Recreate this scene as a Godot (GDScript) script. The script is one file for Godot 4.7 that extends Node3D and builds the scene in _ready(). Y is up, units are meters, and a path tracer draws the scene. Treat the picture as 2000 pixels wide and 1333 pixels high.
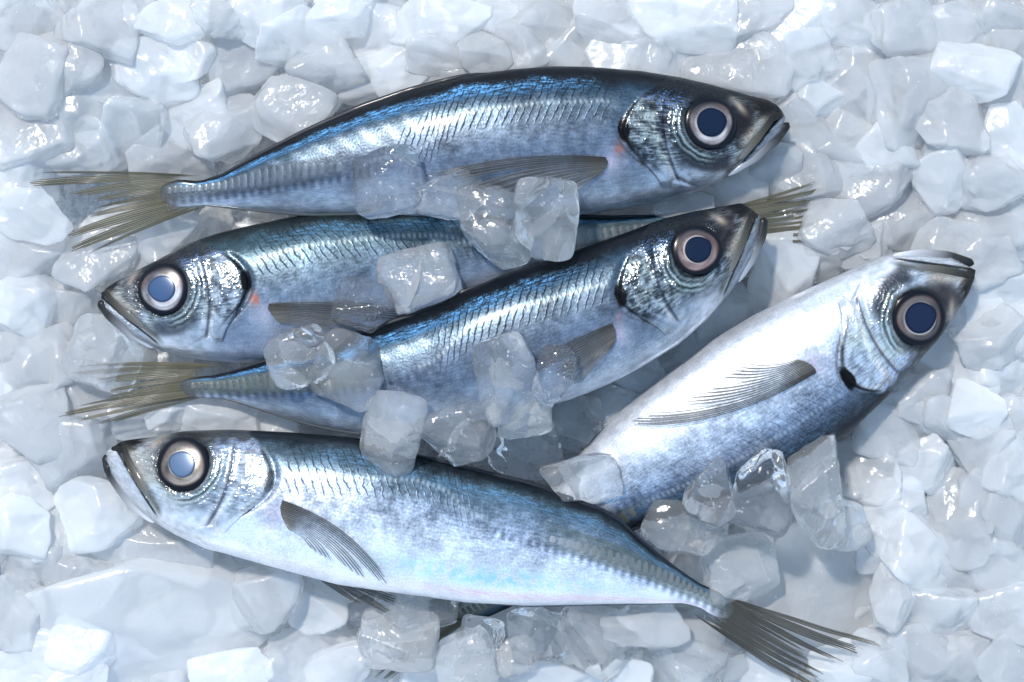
extends Node3D
# Five silver fish lying on a bed of ice, seen from straight above in daylight.
# Plane units: 1 unit = PX metres in the horizontal plane; +x to the right, +z towards the viewer's lower edge, +y up.

const PX := 0.00017
const EYE_H := 0.62
const TW := 1600
const TH := 448

var rng := RandomNumberGenerator.new()
var used_names := {}
var fishes: Array = []
var noise_fine: PackedByteArray
var noise_mid: PackedByteArray
var noise_streak: PackedByteArray
var noise_coarse: PackedByteArray
var painted: Array = []
var mats := {}

# ------------------------------------------------------------------ helpers
func numbered(called: String) -> String:
	if not used_names.has(called):
		used_names[called] = 0
		return called
	used_names[called] += 1
	return "%s_%03d" % [called, used_names[called]]

func tag(o: Node3D, label: String, category: String, group := "", kind := "") -> void:
	o.set_meta("label", label)
	if category: o.set_meta("category", category)
	if group: o.set_meta("group", group)
	if kind: o.set_meta("kind", kind)

func part(called: String, mesh: Mesh, mat: Material, parent: Node, at := Vector3.ZERO) -> MeshInstance3D:
	var m := MeshInstance3D.new()
	m.name = called
	m.mesh = mesh
	m.material_override = mat
	parent.add_child(m, true)
	m.position = at
	return m

func flat(px: float, py: float, y: float) -> Vector2:
	# a place on the bed, in plane units, for a point that stands y metres above the bed's zero level
	var k := (EYE_H - y) / EYE_H
	return Vector2((px - 1000.0) * k, (py - 666.5) * k)

func lin(r: float, g: float, b: float) -> Color:
	return Color(r, g, b).linear_to_srgb()

func curve_at(xs: PackedFloat32Array, ys: PackedFloat32Array, x: float) -> float:
	var n := xs.size()
	if x <= xs[0]: return ys[0]
	if x >= xs[n - 1]: return ys[n - 1]
	var i := 1
	while xs[i] < x: i += 1
	var f := (x - xs[i - 1]) / maxf(xs[i] - xs[i - 1], 1e-6)
	return lerpf(ys[i - 1], ys[i], f)

func smooth_samples(xs: PackedFloat32Array, ys: PackedFloat32Array, length: float, n: int, passes: int) -> PackedFloat32Array:
	var out := PackedFloat32Array()
	out.resize(n)
	for i in n:
		out[i] = curve_at(xs, ys, length * float(i) / (n - 1))
	for p in passes:
		var prev := out.duplicate()
		for i in range(1, n - 1):
			out[i] = 0.25 * prev[i - 1] + 0.5 * prev[i] + 0.25 * prev[i + 1]
	return out

func sampled(arr: PackedFloat32Array, f: float) -> float:
	var x := clampf(f, 0.0, 1.0) * (arr.size() - 1)
	var i := mini(int(x), arr.size() - 2)
	return lerpf(arr[i], arr[i + 1], x - i)

# ------------------------------------------------------------------ materials
func noise_texture(freq: float, seed_: int, size := 256, octaves := 4, type := FastNoiseLite.TYPE_SIMPLEX_SMOOTH) -> NoiseTexture2D:
	var n := FastNoiseLite.new()
	n.noise_type = type
	n.frequency = freq
	n.seed = seed_
	n.fractal_octaves = octaves
	var t := NoiseTexture2D.new()
	t.width = size
	t.height = size
	t.seamless = true
	t.noise = n
	return t

var frost_map: Texture2D

func ice_material(clear: float, rough: float, tint: Color, bump: float, seed_: int) -> StandardMaterial3D:
	var m := StandardMaterial3D.new()
	m.albedo_color = Color(tint.r, tint.g, tint.b, 1.0 - clear)
	m.transparency = BaseMaterial3D.TRANSPARENCY_ALPHA
	m.refraction_enabled = true
	m.refraction_scale = 0.031
	m.roughness = rough
	m.metallic_specular = 0.5
	m.roughness_texture = frost_map
	m.heightmap_enabled = true
	m.heightmap_scale = bump
	m.heightmap_texture = noise_texture(0.03, seed_, 256, 5)
	m.uv1_triplanar = true
	m.uv1_scale = Vector3(45, 45, 45)
	return m

func frosted_material(alpha: float, rough: float, tint: Color, glow: float, bump: float, seed_: int) -> StandardMaterial3D:
	# white, bubbly ice: light passes straight through in part and is scattered in part
	var m := StandardMaterial3D.new()
	m.albedo_color = Color(tint.r, tint.g, tint.b, alpha)
	m.transparency = BaseMaterial3D.TRANSPARENCY_ALPHA
	m.roughness = rough
	m.backlight_enabled = true
	m.backlight = Color(glow, glow, glow)
	m.heightmap_enabled = true
	m.heightmap_scale = bump
	m.heightmap_texture = noise_texture(0.03, seed_, 256, 5)
	m.uv1_triplanar = true
	m.uv1_scale = Vector3(45, 45, 45)
	return m

func make_materials() -> void:
	var nt := noise_texture(0.012, 41, 512, 5)
	var ramp := Gradient.new()
	ramp.offsets = PackedFloat32Array([0.0, 0.42, 0.62, 1.0])
	ramp.colors = PackedColorArray([Color(0.12, 0.12, 0.12), Color(0.2, 0.2, 0.2), Color(0.8, 0.8, 0.8), Color.WHITE])
	nt.color_ramp = ramp
	frost_map = nt
	mats.ice_milky = frosted_material(0.40, 0.24, Color(0.955, 0.965, 0.97), 0.55, 0.012, 11)
	mats.ice_semi = frosted_material(0.24, 0.20, Color(0.955, 0.965, 0.97), 0.4, 0.012, 12)
	mats.ice_thin = ice_material(0.74, 0.29, Color(0.98, 0.985, 0.987), 0.014, 15)
	mats.ice_thin.backlight_enabled = true
	mats.ice_thin.backlight = Color(0.40, 0.40, 0.40)
	mats.frost_core = frosted_material(0.26, 0.25, Color(0.97, 0.975, 0.977), 0.6, 0.02, 16)
	mats.frost_veil = frosted_material(0.08, 0.25, Color(0.97, 0.975, 0.98), 0.5, 0.02, 17)
	mats.ice_half = ice_material(0.82, 0.29, Color(0.985, 0.99, 0.99), 0.014, 18)
	mats.ice_half.backlight_enabled = true
	mats.ice_half.backlight = Color(0.42, 0.42, 0.42)
	mats.ice_clear = ice_material(0.91, 0.24, Color(0.99, 0.995, 0.995), 0.012, 13)
	mats.ice_clear.backlight_enabled = true
	mats.ice_clear.backlight = Color(0.28, 0.28, 0.28)
	mats.ice_glassy = ice_material(0.96, 0.14, Color(0.99, 0.995, 1.0), 0.010, 14)
	mats.ice_glassy.backlight_enabled = true
	mats.ice_glassy.backlight = Color(0.10, 0.10, 0.10)
	var b := StandardMaterial3D.new()
	b.albedo_color = lin(0.82, 0.85, 0.89)
	b.roughness = 0.45
	b.heightmap_enabled = true
	b.heightmap_scale = 0.25
	b.heightmap_texture = noise_texture(0.02, 21, 512, 5)
	b.uv1_triplanar = true
	b.uv1_scale = Vector3(14, 14, 14)
	mats.bed = b
	var f := StandardMaterial3D.new()
	f.vertex_color_use_as_albedo = true
	f.transparency = BaseMaterial3D.TRANSPARENCY_ALPHA
	f.roughness = 0.45
	f.metallic_specular = 0.35
	f.clearcoat_enabled = true
	f.clearcoat = 0.15
	f.clearcoat_roughness = 0.15
	mats.fin = f
	var s := StandardMaterial3D.new()
	s.vertex_color_use_as_albedo = true
	s.roughness = 0.4
	s.metallic = 0.4
	s.metallic_specular = 0.3
	s.clearcoat_enabled = true
	s.clearcoat = 0.12
	s.clearcoat_roughness = 0.12
	mats.scute = s
	var j := StandardMaterial3D.new()
	j.vertex_color_use_as_albedo = true
	j.roughness = 0.42
	j.metallic = 0.0
	j.metallic_specular = 0.3
	j.clearcoat_enabled = true
	j.clearcoat = 0.12
	j.clearcoat_roughness = 0.08
	mats.jaw = j
	var e := StandardMaterial3D.new()
	e.vertex_color_use_as_albedo = true
	e.roughness = 0.22
	e.metallic = 0.1
	e.clearcoat_enabled = true
	e.metallic_specular = 0.3
	e.clearcoat = 0.15
	e.clearcoat_roughness = 0.02
	mats.eye = e

# ------------------------------------------------------------------ ice
func chunk_mesh(seed_: int, size: Vector3, n: int, expo: float, rough: float, cuts: int, dimple: float) -> ArrayMesh:
	# a melted, chipped block: rounded box, a few broken faces, lumps and small pits
	var r := RandomNumberGenerator.new()
	r.seed = seed_
	var big := FastNoiseLite.new()
	big.seed = seed_
	big.frequency = 0.75
	big.fractal_octaves = 2
	var small := FastNoiseLite.new()
	small.seed = seed_ + 7
	small.frequency = 2.6
	small.fractal_octaves = 3
	var planes := []
	for k in cuts:
		var d := Vector3(r.randf_range(-1, 1), r.randf_range(-0.7, 1), r.randf_range(-1, 1)).normalized()
		planes.append([d, r.randf_range(0.66, 1.0)])
	var dim_dir := Vector3(r.randf_range(-0.5, 0.5), 1, r.randf_range(-0.5, 0.5)).normalized()
	var st := SurfaceTool.new()
	st.begin(Mesh.PRIMITIVE_TRIANGLES)
	st.set_smooth_group(0)
	var axes := [[Vector3.RIGHT, Vector3.UP, Vector3.BACK], [Vector3.LEFT, Vector3.BACK, Vector3.UP], [Vector3.UP, Vector3.BACK, Vector3.RIGHT], [Vector3.DOWN, Vector3.RIGHT, Vector3.BACK], [Vector3.BACK, Vector3.RIGHT, Vector3.UP], [Vector3.FORWARD, Vector3.UP, Vector3.RIGHT]]
	for ax in axes:
		var grid := PackedVector3Array()
		for i in n + 1:
			for j in n + 1:
				var s := tan((2.0 * i / n - 1.0) * PI / 4)
				var t := tan((2.0 * j / n - 1.0) * PI / 4)
				var d: Vector3 = (ax[0] + ax[1] * s + ax[2] * t).normalized()
				var rad := 1.0 / pow(pow(absf(d.x), expo) + pow(absf(d.y), expo) + pow(absf(d.z), expo), 1.0 / expo)
				for pl in planes:
					var c: float = d.dot(pl[0])
					if c > 0.05:
						var rp: float = pl[1] / c
						# smooth minimum keeps a melted edge
						var h := clampf(0.5 + 0.5 * (rp - rad) / 0.022, 0.0, 1.0)
						rad = lerpf(rp, rad, h) - 0.022 * h * (1.0 - h)
				rad *= 1.0 + rough * 0.13 * big.get_noise_3dv(d * 1.4) + rough * 0.030 * small.get_noise_3dv(d * 1.5)
				if dimple > 0.0:
					var q := d.dot(dim_dir)
					rad -= dimple * smoothstep(0.72, 0.98, q)
				grid.append(d * rad * size * 0.5)
		for i in n:
			for j in n:
				var a := grid[i * (n + 1) + j]
				var b := grid[(i + 1) * (n + 1) + j]
				var c := grid[(i + 1) * (n + 1) + j + 1]
				var e := grid[i * (n + 1) + j + 1]
				for v in [a, c, b, a, e, c]:
					st.add_vertex(v)
	st.generate_normals()
	st.index()
	return st.commit()

# ------------------------------------------------------------------ fish geometry
func fish_setup(f: Dictionary) -> void:
	# turn the outlines into curves along an axis from snout to tail base
	var ys: Array = f.heights   # metres above zero level at snout, middle, tail base
	var s0: Vector2 = flat(f.snout[0], f.snout[1], ys[0])
	var s1: Vector2 = flat(f.base[0], f.base[1], ys[2])
	f.s0 = s0
	f.L = s0.distance_to(s1)
	f.d = (s1 - s0) / f.L
	var n := Vector2(-f.d.y, f.d.x)
	var mid := flat(f.ventral[6][0], f.ventral[6][1], ys[1]) - flat(f.dorsal[6][0], f.dorsal[6][1], ys[1])
	if n.dot(mid) < 0.0: n = -n
	f.n = n
	f.yy = smooth_samples(PackedFloat32Array([0, f.L * 0.15, f.L * 0.5, f.L * 0.85, f.L]), PackedFloat32Array([ys[0], lerpf(ys[0], ys[1], 0.55), ys[1], lerpf(ys[1], ys[2], 0.7), ys[2]]), f.L, 65, 12)
	for side in ["dorsal", "ventral", "lateral"]:
		var xs := PackedFloat32Array()
		var bs := PackedFloat32Array()
		if side != "lateral":
			xs.append(0.0)
			bs.append(0.0)
		for p in f[side]:
			var ab := to_ab(f, p[0], p[1])
			if xs.size() == 0 or ab.x > xs[xs.size() - 1] + 0.5:
				xs.append(ab.x)
				bs.append(ab.y)
		f[side + "_b"] = smooth_samples(xs, bs, f.L, 400, 5 if side != "lateral" else 14)
	for i in 400:
		var u := i / 399.0
		if u > 0.955:
			var q: float = (u - 0.955) / 0.045
			var keep := sqrt(maxf(0.0, 1.0 - 0.97 * q * q))
			var mid_b: float = (f.dorsal_b[i] + f.ventral_b[i]) * 0.5
			f.dorsal_b[i] = lerpf(mid_b, f.dorsal_b[i], keep)
			f.ventral_b[i] = lerpf(mid_b, f.ventral_b[i], keep)
	# thickness as a share of the half depth
	f.wk = smooth_samples(PackedFloat32Array([0, 0.05 * f.L, 0.25 * f.L, 0.5 * f.L, 0.8 * f.L, f.L]), PackedFloat32Array([0.62, 0.62, 0.56, 0.55, 0.60, 0.10]), f.L, 65, 4)
	var e := to_ab(f, f.eye[0], f.eye[1])
	var g := to_ab(f, f.gill[0], f.gill[1])
	f.ea = e.x
	f.eb = e.y
	f.hs = e.distance_to(g) / 172.0     # head scale against the top fish
	f.hb = (g.y - e.y)                  # how far the gill spot lies below the eye

func to_ab(f: Dictionary, px: float, py: float) -> Vector2:
	var u: float = 0.5
	var q := Vector2.ZERO
	for k in 3:
		var y := sampled(f.yy, u)
		var w: Vector2 = flat(px, py, y) - f.s0
		q = Vector2(w.dot(f.d), w.dot(f.n))
		u = q.x / f.L
	return q

func ab_world(f: Dictionary, a: float, b: float, y: float) -> Vector3:
	var w: Vector2 = f.s0 + f.d * a + f.n * b
	return Vector3(w.x * PX, y, w.y * PX)

func body_y(f: Dictionary, a: float, b: float) -> float:
	# height of the upper flank
	var u: float = a / f.L
	var bd := sampled(f.dorsal_b, u)
	var bv := sampled(f.ventral_b, u)
	var h := maxf((bv - bd) * 0.5, 0.5)
	var c := clampf(((bd + bv) * 0.5 - b) / h, -1.0, 1.0)
	var s := sqrt(maxf(0.0, 1.0 - c * c))
	return sampled(f.yy, u) + h * PX * sampled(f.wk, u) * pow(s, 0.9)

func relief(f: Dictionary, a: float, b: float) -> float:
	# gentle forms of the head, in metres
	var X: float = (a - f.ea) / f.hs
	var Y: float = (b - f.eb) / f.hs
	if X > 230.0: return 0.0
	var yt: float = Y - X * f.hb / 172.0 / f.hs
	var gx := 172.0 - 0.0105 * (yt - 4.0) * (yt - 4.0)
	var r := sqrt(X * X + Y * Y)
	var h := 0.0
	h -= 0.0010 * exp(-pow(r / 46.0, 4.0))                                # the orbit
	h += 0.00055 * exp(-pow((r - 58.0) / 9.0, 2.0)) * smoothstep(-60, 20, X)   # rim behind the eye
	h += 0.0007 * exp(-pow((X - 40.0) / 40.0, 2.0) - pow((Y - 75.0) / 26.0, 2.0))   # cheek
	h -= 0.0006 * exp(-pow((X - (84.0 - 0.003 * Y * Y)) / 6.0, 2.0)) * smoothstep(-60, -20, Y) * (1.0 - smoothstep(80, 120, Y))
	h -= 0.0007 * exp(-pow((Y - 62.0 - 0.98 * (X + 72.0)) / 7.0, 2.0)) * (1.0 - smoothstep(-50, -20, X))
	h -= 0.0010 * exp(-pow((X - gx - 4.0) / 7.0, 2.0)) * smoothstep(-66.0, -50.0, yt) * (1.0 - smoothstep(100.0, 125.0, yt))
	return h

func fish_body(f: Dictionary) -> ArrayMesh:
	var na := 250
	var nt := 64
	var nb := 28
	var verts := PackedVector3Array()
	var uvs := PackedVector2Array()
	var idx := PackedInt32Array()
	var row := nt + nb + 1
	for i in na + 1:
		var u := pow(float(i) / na, 1.3)
		var a: float = u * f.L
		var bd := sampled(f.dorsal_b, u)
		var bv := sampled(f.ventral_b, u)
		var h := maxf((bv - bd) * 0.5, 0.3)
		var c := (bd + bv) * 0.5
		var y0 := sampled(f.yy, u)
		var w := h * PX * sampled(f.wk, u)
		for j in row:
			var v: float
			var th: float
			if j <= nt:
				v = float(j) / nt
				th = PI * v
			else:
				v = 1.0 - float(j - nt) / nb
				th = PI + PI * float(j - nt) / nb
			var b := c - h * cos(th)
			var s := sin(th)
			var y := y0 + w * signf(s) * pow(absf(s), 0.9)
			if j > 0 and j < nt:
				y += relief(f, a, b) * smoothstep(0.0, 0.35, s)
			verts.append(ab_world(f, a, b, y))
			uvs.append(Vector2(u, v))
	for i in na:
		for j in row - 1:
			var p := i * row + j
			var q := p + row
			if f.flip:
				idx.append_array([p, q, p + 1, p + 1, q, q + 1])
			else:
				idx.append_array([p, p + 1, q, p + 1, q + 1, q])
	return arrays_mesh(verts, uvs, idx, PackedColorArray())

func arrays_mesh(verts: PackedVector3Array, uvs: PackedVector2Array, idx: PackedInt32Array, cols: PackedColorArray) -> ArrayMesh:
	var nrm := PackedVector3Array()
	nrm.resize(verts.size())
	for k in range(0, idx.size(), 3):
		var a := verts[idx[k]]
		var n := (verts[idx[k + 2]] - a).cross(verts[idx[k + 1]] - a)
		for q in 3:
			nrm[idx[k + q]] += n
	for k in nrm.size():
		nrm[k] = nrm[k].normalized() if nrm[k].length_squared() > 1e-24 else Vector3.UP
	var arr := []
	arr.resize(Mesh.ARRAY_MAX)
	arr[Mesh.ARRAY_VERTEX] = verts
	arr[Mesh.ARRAY_NORMAL] = nrm
	if uvs.size(): arr[Mesh.ARRAY_TEX_UV] = uvs
	if cols.size(): arr[Mesh.ARRAY_COLOR] = cols
	arr[Mesh.ARRAY_INDEX] = idx
	var m := ArrayMesh.new()
	m.add_surface_from_arrays(Mesh.PRIMITIVE_TRIANGLES, arr)
	return m

func skin_uv(f: Dictionary, a: float, b: float) -> Vector2:
	var u: float = a / f.L
	var bd := sampled(f.dorsal_b, u)
	var bv := sampled(f.ventral_b, u)
	var t := clampf((b - bd) / maxf(bv - bd, 0.5), 0.0, 1.0)
	return Vector2(u, acos(1.0 - 2.0 * t) / PI)

const GILL_EDGE := [[128, -62], [146, -45], [160, -28], [172, -6], [170, 18], [156, 42], [136, 70], [116, 98], [104, 122]]
const GILL_FRONT := [[92, -52], [94, -38], [95, -22], [94, -4], [92, 18], [87, 42], [80, 66], [76, 92], [86, 120]]

func gill_point(f: Dictionary, line: Array, r: float) -> Vector2:
	var x := r * (line.size() - 1)
	var i := mini(int(x), line.size() - 2)
	var p: Array = line[i]
	var q: Array = line[i + 1]
	var t := x - i
	var X := lerpf(p[0], q[0], t)
	var Y := lerpf(p[1], q[1], t)
	return Vector2(f.ea + X * f.hs, f.eb + (Y + X * f.hb / 172.0 / f.hs) * f.hs)

func gill_cover(f: Dictionary) -> ArrayMesh:
	var ns := 22
	var nr := 40
	var verts := PackedVector3Array()
	var uvs := PackedVector2Array()
	var idx := PackedInt32Array()
	for i in nr + 1:
		var r := float(i) / nr
		var p0 := gill_point(f, GILL_FRONT, r)
		var p1 := gill_point(f, GILL_EDGE, r)
		for j in ns + 1:
			var s := float(j) / ns
			var ab := p0.lerp(p1, s)
			var lift := 0.0013 * smoothstep(0.0, 0.45, s) * (1.0 - smoothstep(0.93, 1.0, s)) * smoothstep(0.0, 0.12, r) * (1.0 - smoothstep(0.9, 1.0, r)) - 0.0002
			lift += 0.0003 * exp(-pow((s - 0.3) / 0.1, 2.0))
			verts.append(ab_world(f, ab.x, ab.y, body_y(f, ab.x, ab.y) + lift))
			uvs.append(skin_uv(f, ab.x, ab.y))
	for i in nr:
		for j in ns:
			var p := i * (ns + 1) + j
			var q := p + ns + 1
			if f.flip: idx.append_array([p, p + 1, q, p + 1, q + 1, q])
			else: idx.append_array([p, q, p + 1, p + 1, q, q + 1])
	return arrays_mesh(verts, uvs, idx, PackedColorArray())

func tube_mesh(f: Dictionary, path: Array, radii: Array, cols: Array, squash: float, lift: float) -> ArrayMesh:
	# a tapered, rounded bar lying on the fish; path in (a, b)
	var n := 28
	var m := 12
	var verts := PackedVector3Array()
	var idx := PackedInt32Array()
	var cc := PackedColorArray()
	for i in n + 1:
		var t := float(i) / n
		var x := t * (path.size() - 1)
		var k := mini(int(x), path.size() - 2)
		var q := x - k
		var p: Vector2 = (path[k] as Vector2).lerp(path[k + 1], q)
		var dir: Vector2 = ((path[mini(k + 1, path.size() - 1)] as Vector2) - path[k]).normalized()
		var side := Vector2(-dir.y, dir.x)
		var r: float = lerpf(radii[k], radii[k + 1], q) * sqrt(maxf(0.02, 1.0 - pow(maxf(0.0, 1.0 - t * 12.0), 2.0))) * sqrt(maxf(0.02, 1.0 - pow(maxf(0.0, (t - 0.9) * 10.0), 2.0)))
		var col: Color = (cols[k] as Color).lerp(cols[k + 1], q)
		var y := body_y(f, p.x, p.y) + lift
		for j in m:
			var th := TAU * j / m
			var b := p + side * cos(th) * r
			verts.append(ab_world(f, b.x, b.y, y + sin(th) * r * PX * squash))
			cc.append(col)
	for i in n:
		for j in m:
			var p := i * m + j
			var p2 := i * m + (j + 1) % m
			idx.append_array([p, p2, p + m, p2, p2 + m, p + m] if not f.flip else [p, p + m, p2, p2, p + m, p2 + m])
	return arrays_mesh(verts, PackedVector2Array(), idx, cc)

func eye_cap(f: Dictionary, radius: float, dome: float, lift: float, tint: Callable, drawn := 0.0) -> ArrayMesh:
	var rings := 22
	var seg := 48
	var verts := PackedVector3Array()
	var idx := PackedInt32Array()
	var cc := PackedColorArray()
	var y: float = body_y(f, f.ea, f.eb) + lift
	var gx := (body_y(f, f.ea + 20, f.eb) - body_y(f, f.ea - 20, f.eb)) / 40.0
	var gy := (body_y(f, f.ea, f.eb + 20) - body_y(f, f.ea, f.eb - 20)) / 40.0
	for i in rings + 1:
		var r := float(i) / rings
		for j in seg:
			var th := TAU * j / seg
			var x := cos(th) * r * radius * (1.0 + drawn * pow(maxf(0.0, -cos(th - 0.35)), 3.0))
			var z := sin(th) * r * radius
			verts.append(ab_world(f, f.ea + x, f.eb + z, y + gx * x * 0.8 + gy * z * 0.8 + dome * radius * PX * (sqrt(maxf(0.0, 1.0 - r * r * 0.96)) - 0.2)))
			cc.append(tint.call(r, th))
	for i in rings:
		for j in seg:
			var p := i * seg + j
			var p2 := i * seg + (j + 1) % seg
			idx.append_array([p, p2, p + seg, p2, p2 + seg, p + seg] if not f.flip else [p, p + seg, p2, p2, p + seg, p2 + seg])
	return arrays_mesh(verts, PackedVector2Array(), idx, cc)

# fins: a row of rays with web between them; the rays are raised, the ends ragged
func fin_mesh(base: Array, tips: Array, rays: int, bundle: int, bow: float, height: Callable, dark: Color, web: Color, tip_col: Color, seed_: int, web_alpha := 0.62, edge_dark := 0.0, soft_root := false, split := 0.15) -> ArrayMesh:
	var r := RandomNumberGenerator.new()
	r.seed = seed_
	var st := SurfaceTool.new()
	st.begin(Mesh.PRIMITIVE_TRIANGLES)
	var along := func(pts: Array, x: float) -> Vector2:
		var q := clampf(x, 0.0, 1.0) * (pts.size() - 1)
		var i := mini(int(q), pts.size() - 2)
		return (pts[i] as Vector2).lerp(pts[i + 1], q - i)
	var n := 18
	var cuts := []
	for k in rays:
		cuts.append(r.randf_range(0.93, 1.0))
	for k in rays:
		var grp := int(float(k) / bundle)
		var first := k % bundle == 0
		var last := k % bundle == bundle - 1
		var f0 := float(k) / rays
		var f1 := float(k + 1) / rays
		var jit := r.randf_range(-0.1, 0.1) / rays
		var fc := (grp + 0.5 + 0.2 * sin(grp * 1.7 + seed_)) * bundle / rays
		var glen: float = 1.0 + 0.07 * sin(grp * 2.4 + seed_)
		var length: float = cuts[k] * glen
		var shade := r.randf_range(0.75, 1.2) * lerpf(1.0, lerpf(0.3, 1.5, float(k) / rays), edge_dark)
		var rows := []
		for i in n + 1:
			var s := float(i) / n
			var sl := s * length
			var draw := split * smoothstep(0.25, 1.0, s)
			var e0: Vector2 = along.call(base, f0).lerp(along.call(tips, lerpf(f0, fc, draw) + jit), sl)
			var e1: Vector2 = along.call(base, f1).lerp(along.call(tips, lerpf(f1, fc, draw) + jit), sl)
			var dirv := (e1 - e0)
			var chord: Vector2 = (along.call(tips, (f0 + f1) * 0.5) - along.call(base, (f0 + f1) * 0.5))
			var off := Vector2(-chord.y, chord.x) * bow * 4.0 * sl * (1.0 - sl) * 0.5
			# the bundle draws together and its outer rays come to a point
			var open := smoothstep(0.38, 1.0, s)
			var l := 0.0 + (0.48 * open if first else 0.06 * open * 0.5) + 0.22 * smoothstep(0.88, 1.0, s)
			var h := 1.0 - (0.48 * open if last else 0.06 * open * 0.5) - 0.22 * smoothstep(0.88, 1.0, s)
			var line := []
			for q in 5:
				var qq: float = [0.0, 0.3, 0.5, 0.7, 1.0][q]
				var p: Vector2 = e0 + dirv * lerpf(l, h, qq) + off
				var ridge: float = [0.0, 0.25, 1.0, 0.25, 0.0][q]
				var y: float = height.call(p, sl) + ridge * 0.00022 * (1.0 - 0.6 * s)
				var c: Color = web.lerp(dark, ridge * 0.95)
				c = c.lerp(tip_col, smoothstep(0.7, 1.0, sl) * 0.7)
				c = Color(c.r * shade, c.g * shade, c.b * shade)
				c.a = lerpf(web_alpha, 0.97, maxf(ridge, smoothstep(0.3, 0.05, s))) * (smoothstep(0.0, 0.10, s + 0.03 * sin(k * 2.1)) if soft_root else 1.0)
				line.append([Vector3(p.x * PX, y, p.y * PX), c])
			rows.append(line)
		for i in n:
			for q in 4:
				for v in [rows[i][q], rows[i][q + 1], rows[i + 1][q], rows[i][q + 1], rows[i + 1][q + 1], rows[i + 1][q]]:
					st.set_color(v[1])
					st.add_vertex(v[0])
	st.set_smooth_group(0)
	st.generate_normals()
	st.index()
	return st.commit()

# ------------------------------------------------------------------ fish skin
func prepare_noise() -> void:
	var specs := [[0.12, 3, 3], [0.03, 4, 4], [0.0078, 5, 3]]
	var outs := []
	for s in specs:
		var n := FastNoiseLite.new()
		n.noise_type = FastNoiseLite.TYPE_SIMPLEX_SMOOTH
		n.frequency = s[0]
		n.seed = s[1]
		n.fractal_octaves = s[2]
		var im := n.get_image(TW, TH)
		im.convert(Image.FORMAT_L8)
		outs.append(im.get_data())
	noise_fine = outs[0]
	noise_mid = outs[1]
	noise_coarse = outs[2]
	var ns := FastNoiseLite.new()
	ns.noise_type = FastNoiseLite.TYPE_SIMPLEX_SMOOTH
	ns.frequency = 0.14
	ns.seed = 9
	ns.fractal_octaves = 3
	var streak := ns.get_image(TW / 6, TH)
	streak.resize(TW, TH, Image.INTERPOLATE_CUBIC)
	streak.convert(Image.FORMAT_L8)
	noise_streak = streak.get_data()

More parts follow.
